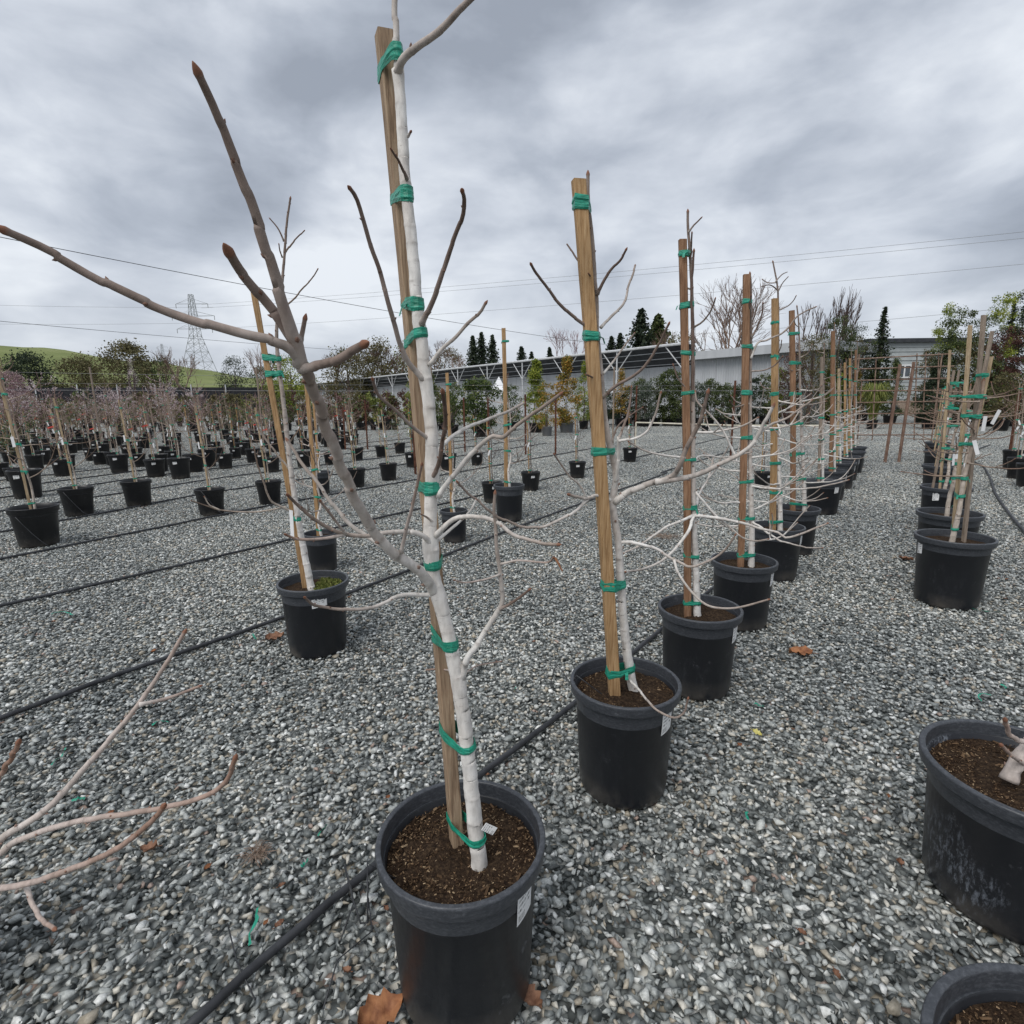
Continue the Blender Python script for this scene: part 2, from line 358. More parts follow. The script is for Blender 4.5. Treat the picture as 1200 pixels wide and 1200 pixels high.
def branch(mb, ctrl, r0, r1, rng, age0=0.1, age1=0.8, node=0.06, bud=True, n=9, step=0.012, wob=0.25, buds=True, flare=1.25, bulge=.09, lump=.075, swell=()):
    """a limb with swollen nodes, ring scars, side buds and a pointed end bud"""
    pts, L = resample(catmull(ctrl), step)
    nodes = []; s = node * rng.uniform(.5, 1.0)
    while s < L - r1 * 4: nodes.append(s); s += node * rng.uniform(.65, 1.35) * (1.15 - .45 * s / L)
    if step < .02:      # extra cross-sections right at each node so that the ring scars stay thin
        m0 = len(pts) - 1; ss = sorted([L * i / m0 for i in range(m0 + 1)] + [q + d for q in nodes for d in (-.0042, -.0018, 0, .0018, .0042) if 0 < q + d < L])
        ss = [s for i, s in enumerate(ss) if i == 0 or s - ss[i - 1] > .0007]
        def atl(s): x = s / L * m0; i = min(m0 - 1, int(x)); return pts[i].lerp(pts[i + 1], x - i)
        pts = [atl(s) for s in ss]
    else: m0 = len(pts) - 1; ss = [L * i / m0 for i in range(m0 + 1)]
    m = len(pts)
    na = [rng.uniform(.15, 1.0) for _ in nodes]
    rad, ring, age, P = [], [], [], []
    off = Vector((rng.uniform(-1, 1), rng.uniform(-1, 1), rng.uniform(-1, 1)))
    for i, p in enumerate(pts):
        s = ss[i]; t = s / L
        r = r0 + (r1 - r0) * t ** 0.85
        if flare > 1: r *= 1 + (flare - 1) * math.exp(-s / (r0 * 1.8))
        g = 0
        for sp, am, wd in swell: r *= 1 + am * math.exp(-((s - sp) / wd) ** 2)
        for q, am in zip(nodes, na):
            d = abs(s - q)
            if d < 0.05: g = max(g, am * math.exp(-(d / (0.12 * r + .0022)) ** 2))
        k = sum(1 for q in nodes if q < s)
        z = off if k % 2 else -off
        f = min(1, s / (4 * r0)) * min(1, (L - s) / .02)
        P.append(p + z * r * wob * f * (1 - g)); rad.append(r * (1 + bulge * g)); ring.append(g); age.append(age0 + (age1 - age0) * t if flare < 1.2 else (age0 + (age1 - age0) * t) * (.35 + .65 * min(1, s / .03)))
    budv = [0.0] * m
    if bud:
        d = (P[-1] - P[-3]).normalized(); e = P[-1]; rr = rad[-1]
        for dl, k in ((.5, 1.08), (1.3, 1.15), (2.3, .85), (3.2, .42), (3.7, .1)):
            P.append(e + d * rr * dl); rad.append(rr * k); ring.append(0); age.append(age1); budv.append(min(1, dl / 1.5))
    mb.tube(P, rad, n, True, lump if step < .02 else 0, age=age, ring=ring, bud=budv)
    if buds:
        for j, q in enumerate(nodes):
            i = min(m - 2, min(range(m), key=lambda z: abs(ss[z] - q))); d = (pts[i + 1] - pts[max(0, i - 1)]).normalized()
            if rng.random() < .35: continue
            x = d.orthogonal().normalized(); x.rotate(Matrix.Rotation(j * 2.4 + off.x * 3, 3, d)); r = rad[i]
            b = P[i] + x * r * .75; l = max(.004, min(.012, r * 1.0)); u = (x * .8 + d * .8).normalized()
            mb.tube([b - u * l * .3, b + u * l * .35, b + u * l], [l * .42, l * .40, l * .06], 5, True, age=age[i] + .25, ring=.3, bud=.55)

# ------------------------------------------------------------------ setting
def setting():
    mb = MB(); S = 1800
    # one ground sheet, finer near the yard so that nothing sinks
    xs = [-S, -300, -60, -20, 0, 20, 60, 300, S]; ys = [-S, -300, -40, 0, 20, 50, 120, 400, S]
    V = [(x, y, -0.014) for y in ys for x in xs]; n = len(xs)
    mb.add(V, [(j * n + i, j * n + i + 1, (j + 1) * n + i + 1, (j + 1) * n + i) for j in range(len(ys) - 1) for i in range(n - 1)])
    tag(mb.build('ground', 'ground'), kind='structure')
    # grassy hills far behind
    mb = MB(); NA, NR = 120, 14
    prof = [(-75, 46), (-60, 44), (-45, 41), (-40, 36), (-33, 30), (-28, 25), (-24, 19), (-18, 13), (-8, 17), (-2, 20), (3, 19), (8, 15), (20, 10), (40, 8), (75, 8)]
    def hp(a):
        for (a0, h0), (a1, h1) in zip(prof, prof[1:]):
            if a0 <= a <= a1: k = (a - a0) / (a1 - a0); k = k * k * (3 - 2 * k); return h0 + (h1 - h0) * k
        return 8
    V = []
    for j in range(NR + 1):
        t = j / NR; rr = 170 + 900 * t
        for i in range(NA + 1):
            a = -75 + 150 * i / NA; h = hp(a) * (math.sin(min(1, t / .32) * math.pi / 2) ** 1.6) * (1 + .02 * math.sin(a * .9 + j)) * (1 + .25 * max(0, t - .32)) - .6
            V.append((rr * math.sin(R(a)), rr * math.cos(R(a)), h))
    mb.add(V, [(j * (NA + 1) + i, j * (NA + 1) + i + 1, (j + 1) * (NA + 1) + i + 1, (j + 1) * (NA + 1) + i) for j in range(NR) for i in range(NA)])
    tag(mb.build('hills', 'hill', None, True), kind='structure')
setting()

def gravel():
    """loose stones of one 2 m patch, laid over the yard by geometry nodes with random quarter turns"""
    rs = np.random.RandomState(4); T = 2.0
    protos = []
    for k in range(14):
        bm = bmesh.new(); d = rs.normal(size=(11, 3)); d /= np.linalg.norm(d, axis=1)[:, None]; d *= rs.uniform(.68, 1.0, (11, 1))
        for p in d: bm.verts.new(p)
        r = bmesh.ops.convex_hull(bm, input=bm.verts[:])
        bmesh.ops.delete(bm, geom=[v for v in bm.verts if not v.link_faces], context='VERTS')
        bm.verts.index_update(); bmesh.ops.triangulate(bm, faces=bm.faces[:])
        protos.append((np.array([v.co[:] for v in bm.verts]), np.array([[v.index for v in f.verts] for f in bm.faces]))); bm.free()
    Vs, Fs, Ss = [], [], []; base = 0
    g = 0.0185; n = int(T / g)
    for iy in range(n):
        for ix in range(n):
            x = (ix + .5 + rs.uniform(-.55, .55)) * T / n - T / 2; y = (iy + .5 + rs.uniform(-.55, .55)) * T / n - T / 2
            pv, pf = protos[rs.randint(14)]
            s = .0118 * math.exp(rs.normal() * .27); s = min(s, .026)
            v = pv * (s * rs.uniform(1.0, 1.6), s * rs.uniform(.75, 1.05), s * rs.uniform(.5, .9))
            tx, tz = rs.normal() * .35, rs.uniform(0, 6.283)
            c, si = math.cos(tx), math.sin(tx); v = v @ np.array([[1, 0, 0], [0, c, si], [0, -si, c]])
            c, si = math.cos(tz), math.sin(tz); v = v @ np.array([[c, si, 0], [-si, c, 0], [0, 0, 1]])
            v = v + (x, y, rs.uniform(-.013, .008))
            Vs.append(v); Fs.append(pf + base); base += len(v); Ss.append(np.full(len(v), min(.999, rs.beta(1.1, 1.45) if rs.rand() > .07 else rs.uniform(.78, 1.0))))
    V = np.concatenate(Vs); Fc = np.concatenate(Fs); S = np.concatenate(Ss)
    me = bpy.data.meshes.new('gravel'); me.vertices.add(len(V)); me.vertices.foreach_set('co', V.ravel().astype(np.float32))
    me.loops.add(Fc.size); me.loops.foreach_set('vertex_index', Fc.ravel().astype(np.int32))
    me.polygons.add(len(Fc)); me.polygons.foreach_set('loop_start', np.arange(0, Fc.size, 3, dtype=np.int32))
    me.update(calc_edges=True)
    me.attributes.new('shade', 'FLOAT', 'POINT').data.foreach_set('value', S.astype(np.float32))
    me.materials.append(MAT['gravel'])
    o = put('gravel', me); tag(o, 'loose grey crushed stone spread over the whole yard', 'gravel', kind='stuff')
    ng = bpy.data.node_groups.new('lay_gravel', 'GeometryNodeTree')
    ng.interface.new_socket('Geometry', in_out='INPUT', socket_type='NodeSocketGeometry'); ng.interface.new_socket('Geometry', in_out='OUTPUT', socket_type='NodeSocketGeometry')
    gi = ng.nodes.new('NodeGroupInput'); go = ng.nodes.new('NodeGroupOutput')
    gr = ng.nodes.new('GeometryNodeMeshGrid'); NX, NY = 26, 17
    gr.inputs['Size X'].default_value = (NX - 1) * T; gr.inputs['Size Y'].default_value = (NY - 1) * T
    gr.inputs['Vertices X'].default_value = NX; gr.inputs['Vertices Y'].default_value = NY
    tr = ng.nodes.new('GeometryNodeTransform'); tr.inputs['Translation'].default_value = (0.0, 14.0, 0)
    ip = ng.nodes.new('GeometryNodeInstanceOnPoints')
    rv = ng.nodes.new('FunctionNodeRandomValue'); rv.data_type = 'INT'
    [s for s in rv.inputs if s.name == 'Min' and s.type == 'INT'][0].default_value = 0
    [s for s in rv.inputs if s.name == 'Max' and s.type == 'INT'][0].default_value = 3
    mu = ng.nodes.new('ShaderNodeMath'); mu.operation = 'MULTIPLY'; mu.inputs[1].default_value = math.pi / 2
    cb = ng.nodes.new('ShaderNodeCombineXYZ')
    L = ng.links.new
    L(gr.outputs['Mesh'], tr.inputs['Geometry']); L(tr.outputs['Geometry'], ip.inputs['Points']); L(gi.outputs[0], ip.inputs['Instance'])
    L([s for s in rv.outputs if s.type == 'INT'][0], mu.inputs[0]); L(mu.outputs[0], cb.inputs[2]); L(cb.outputs[0], ip.inputs['Rotation'])
    L(ip.outputs[0], go.inputs[0])
    md = o.modifiers.new('lay_gravel', 'NODES'); md.node_group = ng
gravel()

# ------------------------------------------------------------------ pots, soil, stakes, ties
def pot_profile(kind, Rr, H):
    k = Rr / .21; h = H
    if kind == 'lip':
        body = [(0, .006), (.150 * k, .006), (.158 * k, .003), (.163 * k, .012), (.168 * k, .03), (.186 * k, h - .040), (.189 * k, h - .037)]
        rim = [(.188 * k, h - .0365), (.2040 * k, h - .0385), (.2052 * k, h - .0383), (.2060 * k, h - .0375), (.2063 * k, h - .0360), (.2090 * k, h - .0075), (.2090 * k, h - .0055), (.2080 * k, h - .0022), (.2060 * k, h - .0004), (.2035 * k, h), (.1975 * k, h), (.1955 * k, h - .0008), (.1942 * k, h - .003), (.1938 * k, h - .006), (.190 * k, h - .04), (.183 * k, h - .10)]
    else:
        body = [(0, .006), (.148 * k, .006), (.155 * k, .004), (.163 * k, .02), (.193 * k, h - .060), (.195 * k, h - .058)]
        rim = [(.194 * k, h - .0575), (.204 * k, h - .058), (.2065 * k, h - .054), (.2085 * k, h - .014), (.2105 * k, h - .012), (.2105 * k, h - .002), (.207 * k, h), (.202 * k, h - .003), (.199 * k, h - .04), (.188 * k, h - .10)]
    return body, rim
_pot_cache = {}
def pot(parent, kind='lip', Rr=.21, H=.443, mat='pot', n=40, lab=None, soil_depth=.055, chips=False, lab_size=(.062, .085), lab_drop=.052, soilmat='soil'):
    key = (kind, round(Rr, 3), round(H, 3), mat, n)
    if key not in _pot_cache:
        body, rim = pot_profile(kind, Rr, H)
        a = MB(); a.lathe(body, n); b = MB(); b.lathe(rim, n)
        _pot_cache[key] = (a.data('pot', mat, True), b.data('rim', 'pot_rim' if mat in ('pot', 'pot_scuffed') else mat, True))
    ma, mr = _pot_cache[key]
    p = put('pot', ma, parent); put('rim', mr, p)
    if lab is not None:
        body, _ = pot_profile(kind, Rr, H); (ra, za), (rb, zb) = body[-3], body[-2]
        mb = MB(); V = []; uv = []; w_, h_ = lab_size; top = H - lab_drop
        for j in range(2):
            z = top - h_ * (1 - j); r = ra + (rb - ra) * (z - za) / (zb - za) + .0022
            for i in range(6):
                t = i / 5; a_ = lab + (t - .5) * w_ / r; V.append((r * math.cos(a_), r * math.sin(a_), z + .01 * (t - .5))); uv.append((t, j))
        mb.add(V, [(i, i + 1, i + 7, i + 6) for i in range(5)]); mb.uv = uv
        mb.build('label_sticker', 'label', p)
    ks = ('soil', round(Rr, 3), round(H, 3), soil_depth, kind)
    if ks not in _pot_cache:
        rng = random.Random(7); mb = MB(); zs = H - soil_depth; rr = Rr * .88; V = [(0, 0, zs + .008)]; NR = 8; NS = 28
        for j in range(1, NR + 1):
            for i in range(NS):
                a_ = 2 * math.pi * i / NS; r = rr * j / NR; V.append((r * math.cos(a_), r * math.sin(a_), zs + rng.uniform(-.006, .006) + .008 * (1 - (j / NR) ** 2)))
        Fc = [(0, 1 + i, 1 + (i + 1) % NS) for i in range(NS)]
        Fc += [(1 + (j - 1) * NS + i, 1 + j * NS + i, 1 + j * NS + (i + 1) % NS, 1 + (j - 1) * NS + (i + 1) % NS) for j in range(1, NR) for i in range(NS)]
        mb.add(V, Fc); _pot_cache[ks] = mb.data('soil', soilmat, True)
    s = put('soil', _pot_cache[ks], parent)
    if chips:
        kc = ('chips', round(Rr, 3), round(H, 3))
        if kc not in _pot_cache:
            rng = random.Random(11); mb = MB(); rr = Rr * .87
            for i in range(5200):
                a_ = rng.uniform(0, 6.283); r = rr * math.sqrt(rng.random()); l = rng.uniform(.002, .007) if rng.random() < .95 else rng.uniform(.009, .022)
                wd = min(.006, l * rng.uniform(.2, .55)); th = wd * .5
                q = Matrix.Rotation(rng.uniform(0, 6.283), 3, 'Z') @ Matrix.Rotation(rng.uniform(-.5, .5), 3, 'Y') @ Matrix.Rotation(rng.uniform(-1, 1), 3, 'X')
                c = Vector((r * math.cos(a_), r * math.sin(a_), H - soil_depth + rng.uniform(-.001, .009)))
                V = [c + q @ Vector((x * l / 2, y * wd / 2, z * th / 2)) for x, y, z in ((-1, -1, -1), (1, -.7, -1), (1, .8, -1), (-1, 1, -1), (-.8, -1, 1), (1, -.7, 1), (.8, .8, 1), (-1, 1, 1))]
                mb.add(V, [(3, 2, 1, 0), (4, 5, 6, 7), (0, 1, 5, 4), (1, 2, 6, 5), (2, 3, 7, 6), (3, 0, 4, 7)], tone=rng.betavariate(1.2, 2.0))
            _pot_cache[kc] = mb.data('bark_mulch', 'chips')
        tag(put('bark_mulch', _pot_cache[kc], s), kind='stuff')
    return p
def stake(parent, a, b, wd=.036, dp=.036, rz=.5, mat='wood_a', rng=None, bow=0.006):
    rng = rng or random.Random(1); a, b = Vector(a), Vector(b); mb = MB(); N = 14; V = []
    c8 = [(-1, -.86), (-.86, -1), (.86, -1), (1, -.86), (1, .86), (.86, 1), (-.86, 1), (-1, .86)]
    co, si = math.cos(rz), math.sin(rz); ph = rng.uniform(0, 6)
    for j in range(N + 1):
        t = j / N; c = a.lerp(b, t) + Vector((math.sin(t * math.pi) * bow, math.sin(t * 5 + ph) * .002, 0))
        for x, y in c8:
            X = x * wd / 2 + rng.uniform(-.0007, .0007); Y = y * dp / 2 + rng.uniform(-.0007, .0007); V.append((c.x + X * co - Y * si, c.y + X * si + Y * co, c.z + (rng.uniform(-.003, .003) if j == N else 0)))
    Fc = [(j * 8 + k, j * 8 + (k + 1) % 8, j * 8 + 8 + (k + 1) % 8, j * 8 + 8 + k) for j in range(N) for k in range(8)] + [tuple(range(7, -1, -1)), tuple(range(N * 8, N * 8 + 8))]
    mb.add(V, Fc)
    o = mb.build('stake', mat, parent)
    def at(z):
        t = (z - a.z) / (b.z - a.z); return a.lerp(b, t) + Vector((math.sin(t * math.pi) * bow, 0, 0))
    return at, [(x * wd / 2 * co - y * dp / 2 * si, x * wd / 2 * si + y * dp / 2 * co) for x, y in ((-1, -1), (1, -1), (1, 1), (-1, 1))]
def hull2(p):
    p = sorted(set(p))
    def half(q):
        h = []
        for x in q:
            while len(h) > 1 and (h[-1][0] - h[-2][0]) * (x[1] - h[-2][1]) - (h[-1][1] - h[-2][1]) * (x[0] - h[-2][0]) <= 0: h.pop()
            h.append(x)
        return h
    a = half(p); b = half(p[::-1]); return a[:-1] + b[:-1]
def tie(parent, z, things, rng, wd=.017, turns=2, tail=True):
    """a band of stretch tape wound round stake and stem: things = list of ((x,y), [(dx,dy)...])"""
    pts = []
    for (x, y), off in things: pts += [(x + dx * 1.06, y + dy * 1.06) for dx, dy in off]
    H = hull2(pts); cx = sum(p[0] for p in H) / len(H); cy = sum(p[1] for p in H) / len(H)
    ring = []
    for a, b in zip(H, H[1:] + H[:1]):
        L = math.hypot(b[0] - a[0], b[1] - a[1]); k = max(1, int(L / .012))
        ring += [(a[0] + (b[0] - a[0]) * i / k, a[1] + (b[1] - a[1]) * i / k) for i in range(k)]
    mb = MB(); n = len(ring)
    for tnum in range(turns):
        tx, ty = rng.uniform(-.16, .16), rng.uniform(-.2, .2); g = .0012 + tnum * .0011; z0 = z + rng.uniform(-.005, .005); w_ = wd * rng.uniform(.75, 1.1)
        V = []
        for (x, y) in ring:
            dx, dy = x - cx, y - cy; l = math.hypot(dx, dy) or 1; zz = z0 + dx * tx + dy * ty; e = rng.uniform(-.0008, .0008)
            for s_, gg in ((-1, 0), (-.33, g + .0005), (.2, g - .0004), (1, g * .4), (1, -.001), (-1, -.001)):
                V.append((x + dx / l * (gg + e), y + dy / l * (gg + e), zz + s_ * w_ / 2 + rng.uniform(-.0007, .0007)))
        Fc = [(i * 6 + k, ((i + 1) % n) * 6 + k, ((i + 1) % n) * 6 + (k + 1) % 6, i * 6 + (k + 1) % 6) for i in range(n) for k in range(6)]
        mb.add(V, Fc)
    if tail:
        x, y = ring[rng.randrange(n)]; dx, dy = x - cx, y - cy; l = math.hypot(dx, dy) or 1; dx /= l; dy /= l
        P = [(x, y, z), (x + dx * .012, y + dy * .012, z - .006), (x + dx * .018, y + dy * .018, z - .024)]; V = []
        for (a, b, c) in P:
            for s_ in (-1, 1):
                for th in (-.0006, .0006): V.append((a - dy * s_ * .006 + dx * th, b + dx * s_ * .006 + dy * th, c))
        mb.add(V, [(0, 2, 6, 4), (1, 5, 7, 3), (4, 6, 10, 8), (5, 9, 11, 7), (0, 4, 5, 1), (4, 8, 9, 5), (2, 3, 7, 6), (6, 7, 11, 10), (8, 10, 11, 9)])
    return mb.build('tie', 'tape', parent)
def circ(r, n=10): return [(r * math.cos(6.2832 * i / n), r * math.sin(6.2832 * i / n)) for i in range(n)]
def along(pts, z):
    for a, b in zip(pts, pts[1:]):
        if min(a.z, b.z) <= z <= max(a.z, b.z): t = (z - a.z) / ((b.z - a.z) or 1); return a.lerp(b, t)
    return pts[-1] if z > pts[-1].z else pts[0]
def hangtag(parent, p, rng, size=(.022, .085), mat='tag', name='hanging_tag', tilt=None):
    mb = MB(); rz = rng.uniform(-.7, .7); tl = rng.uniform(-.5, .5) if tilt is None else tilt
    q = Matrix.Rotation(rz, 3, 'Z') @ Matrix.Rotation(tl, 3, 'Y'); c = Vector(p)
    V = [c + q @ Vector((x * size[0] / 2, y * .0006, -z * size[1])) for z in (0, .5, 1) for x, y in ((-1, -1), (1, -1), (1, 1), (-1, 1))]
    mb.add(V, [(3, 2, 1, 0), (8, 9, 10, 11)] + [(j * 4 + k, j * 4 + (k + 1) % 4, j * 4 + 4 + (k + 1) % 4, j * 4 + 4 + k) for j in range(2) for k in range(4)])
    mb.uv = [(.1, 1), (.9, 1), (.9, 1), (.1, 1), (.1, .5), (.9, .5), (.9, .5), (.1, .5), (.1, 0), (.9, 0), (.9, 0), (.1, 0)]
    return mb.build(name, mat, parent)

# ------------------------------------------------------------------ the traced trees of the front row
def traced(base, spec, Y0):
    """pixel trace with a depth for each end -> local points"""
    return [PY(x, y, Y) - base for x, y, Y in spec]
def tr(base, pts, ya, yb, e=1.0):
    n = len(pts) - 1; return [PY(x, y, ya + (yb - ya) * (i / n) ** e) - base for i, (x, y) in enumerate(pts)]
def do_trunk(t, pts, r0, r1, rng, mat='bark', age1=.25, name='trunk', node=.085, n=14, bud=True, age0=0.0):
    mb = MB(); branch(mb, pts, r0, r1, rng, age0, age1, node, bud, n, .012, .05, True, 1.12, .035, .08); return mb.build(name, mat, t, True)
def do_branch(tk, pts, r0, r1, rng, a0=.1, a1=.9, mat='bark', node=.055, **kw):
    mb = MB(); branch(mb, pts, r0, r1, rng, a0, a1, node, **kw); return mb.build('branch', mat, tk, True)

def tree_one():
    rng = random.Random(21); base = Vector((-.136, 1.20, 0)); Y = 1.20
    t = empty('potted_tree', base, 'tall white-trunked tree with thick forked brown limb, tied to weathered stake in black pot', 'tree', 'white-trunked trees in a row')
    pot(t, 'lip', lab=R(-33), chips=True, n=64, soil_depth=.06)
    sa, so_ = stake(t, PY(537, 1004, Y + .035) - base + Vector((0, 0, -.03)), PY(450, 40, Y + .035) - base, .030, .036, R(24), 'wood_a', rng)
    TP = [(563, 1016), (556, 960), (548, 880), (537, 800), (522, 730), (508, 675), (504, 620), (506, 560), (505, 500), (498, 440), (494, 400), (489, 360), (485, 310), (480, 260), (474, 200), (470, 130), (466, 82), (464, 50), (463, 10), (464, -40)]
    pts = tr(base, TP, Y - .035, Y - .02); pts[0].z -= .02
    mb = MB()
    _, LT = resample(catmull(pts[:17]), .01); zs_ = [q.z for q in pts[:17]]
    sw = []
    for yy, am, wd in ((638, .26, .03), (692, .20, .03), (792, .08, .02), (445, .12, .02), (382, .14, .015), (545, .14, .03), (84, .22, .02), (510, .08, .015)):
        zz = (PY(505, yy, Y) - base).z; sw.append((LT * (zz - zs_[0]) / (zs_[-1] - zs_[0]), am, wd))
    branch(mb, pts[:17], .0192, .0098, rng, 0.0, .14, .050, False, 18, .010, .06, False, 1.10, .03, .085, sw); tk = mb.build('trunk', 'bark', t, True)
    do_branch(tk, pts[16:], .0066, .0048, rng, .12, .5, node=.03)
    y = Y - .035
    B = lambda px, ya, yb, r0, r1, a0, a1, mat='bark', k=.64, **kw: do_branch(tk, tr(base, px, ya, yb), r0 * k, r1 * k, rng, a0, a1, mat, **kw)
    # thick limb that leans out to the front
    A = [(510, 694), (490, 668), (455, 643), (425, 603), (402, 552), (382, 500), (366, 452), (352, 425)]
    B(A, y, .80, .0190, .0150, .14, .62, 'bark', k=.55, node=.05, bud=False, n=14)
    B([(352, 428), (345, 397), (330, 350), (313, 295), (295, 240), (272, 180), (253, 130), (235, 92)], .80, .66, .0135, .0062, .34, .70, 'bark_taupe', k=.66, node=.045, n=12)
    B([(352, 424), (335, 404), (280, 391), (200, 366), (130, 335), (60, 296), (12, 273)], .80, .64, .0085, .0050, .36, .6, 'bark_taupe', k=.82, node=.06, n=10)
    B([(350, 410), (325, 371), (298, 338), (280, 316), (271, 300)], .80, .72, .0080, .0068, .42, .7, 'bark_taupe', k=.85, node=.03, n=10)
    B([(352, 432), (385, 426), (410, 413), (424, 405)], .80, .74, .0078, .0062, .45, .7, 'bark_taupe', k=.85, node=.03, n=10)
    B([(350, 410), (354, 392), (357, 376)], .80, .79, .0062, .0045, .4, .6, 'bark_taupe', node=.03)
    # low limbs
    B([(508, 640), (496, 628), (478, 623), (455, 624), (430, 628), (405, 626), (388, 620), (365, 606), (345, 588), (338, 581)], y, .98, .0095, .0042, .08, .85, node=.045)
    B([(404, 626), (380, 631), (350, 632), (336, 627)], 1.06, .99, .0055, .0036, .3, .8, 'bark_fig', node=.03)
    B([(405, 626), (390, 606), (376, 588)], 1.06, .97, .0042, .0036, .3, .7, 'bark_fig', node=.025)
    B([(504, 672), (476, 655), (450, 641), (430, 629), (408, 612), (390, 591), (372, 566), (352, 540), (338, 518)], y + .03, 1.2, .0095, .0050, .15, .5, node=.05)
    B([(510, 697), (480, 697), (464, 700), (444, 709), (426, 714), (400, 714), (376, 711), (366, 708), (358, 701)], y, .98, .0078, .0038, .08, .75, node=.05)
    B([(470, 648), (476, 620), (483, 594), (490, 563), (494, 546)], 1.075, 1.0, .0062, .0040, .3, .75, 'bark_fig', node=.035)
    # upper limbs
    B([(497, 446), (479, 425), (469, 404), (462, 379), (454, 352), (445, 317), (435, 290), (427, 262), (418, 233), (411, 222)], y, .98, .0088, .0050, .25, .75, 'bark_taupe', node=.045)
    B([(494, 380), (502, 364), (512, 340), (523, 306), (533, 277), (542, 254), (544, 234), (542, 225)], y, 1.0, .0088, .0052, .5, .9, 'bark_taupe', node=.04)
    B([(503, 428), (517, 410), (533, 396), (548, 379), (562, 367), (568, 357)], y, 1.13, .0065, .0045, .2, .6, node=.04)
    B([(502, 514), (483, 500), (468, 485), (453, 472), (442, 461), (437, 446)], y, 1.02, .0065, .0042, .3, .7, 'bark_taupe', node=.045)
    B([(506, 560), (514, 545), (518, 520), (522, 495), (521, 475), (519, 461)], y, 1.04, .0075, .0060, .75, 1.0, 'bark_taupe', node=.028)
    B([(513, 582), (528, 562), (547, 537), (562, 523), (578, 511), (588, 513), (600, 503), (615, 492), (634, 478), (655, 463)], y, 1.02, .0085, .0042, .08, .7, k=.70, node=.06)
    B([(508, 540), (525, 515), (550, 500), (570, 492), (593, 483), (613, 473)], y + .03, 1.5, .0080, .0050, .05, .45, node=.06)
    B([(510, 628), (528, 611), (546, 605), (568, 607), (587, 615), (601, 626), (620, 633), (638, 637), (652, 638)], y, 1.05, .0078, .0042, .02, .55, k=.76, node=.06)
    B([(512, 634), (532, 617), (550, 600), (557, 587)], y + .02, 1.28, .0060, .0036, .02, .3, node=.06)
    B([(541, 795), (548, 770), (559, 756), (572, 734), (583, 717), (588, 708), (589, 698), (586, 670), (582, 642), (581, 618), (579, 598), (580, 580)], y, 1.1, .0105, .0040, 0.0, .6, k=.75, node=.05)
    B([(585, 714), (597, 708), (609, 700), (619, 692)], 1.13, 1.13, .0055, .0042, .75, 1.0, 'bark_taupe', node=.03)
    B([(587, 661), (605, 657), (623, 658), (642, 659), (648, 654)], 1.12, 1.05, .0040, .0028, .2, .7, 'bark_fig', node=.05)
    B([(586, 673), (568, 679), (546, 683), (533, 680)], 1.12, 1.05, .0036, .0024, .2, .7, 'bark_fig', node=.05)
    B([(545, 789), (560, 780), (587, 775)], y + .02, 1.35, .0036, .0026, .4, .8, 'bark_fig', node=.05)
    B([(530, 786), (515, 784), (500, 785)], y + .02, 1.3, .0036, .0030, .5, .8, 'bark_fig', node=.03)
    B([(477, 210), (469, 192), (459, 176)], y, 1.1, .0050, .0028, .8, 1.0, 'bark_taupe', node=.018)
    B([(466, 86), (472, 70), (490, 54), (504, 45), (521, 31), (542, 8), (560, -10), (590, -45)], y + .01, 1.0, .0100, .0060, .15, .55, 'bark_taupe', k=.72, node=.06)
    B([(508, 612), (500, 606), (494, 603)], y, 1.12, .0050, .0022, .3, .8, node=.05)
    B([(478, 160), (481, 155)], y, 1.15, .0040, .0034, .5, .8)
    for px, py in ((455, 73), (470, 229), (482, 357), (485, 393), (503, 568), (508, 656), (519, 750), (536, 865), (548, 972)):
        z = (PY(px, py, Y) - base).z; s = sa(z); p = along(pts, z); rr = .0192 + (.010 - .0192) * min(1, max(0, (z - .4) / 1.7))
        tie(t, z, [((s.x, s.y), so_), ((p.x, p.y), circ(rr * 1.05))], rng, .019, 2, rng.random() < .3)
    p = along(pts, .47); hangtag(t, p + Vector((.02, -.025, .045)), rng, (.02, .035), 'label', tilt=-.9)
    # a dry leaf still hanging on the low right twig
    m = MB(); c = PY(648, 655, 1.05) - base; d = Vector((.6, -.2, -.75)).normalized(); x = Vector((.2, .9, .1)); V = []
    for i in range(7):
        f = i / 6; wl = .0075 * math.sin(math.pi * (f * .92 + .04)) + .0004
        for j in (-1, 0, 1): V.append(c + d * f * .03 + x * j * wl + Vector((0, 0, .004 * j * j + .003 * math.sin(f * 5))))
    m.add(V, [(i * 3 + j, i * 3 + j + 1, i * 3 + j + 4, i * 3 + j + 3) for i in range(6) for j in range(2)]); m.build('dry_leaf', 'leaf_orange', t)
tree_one()

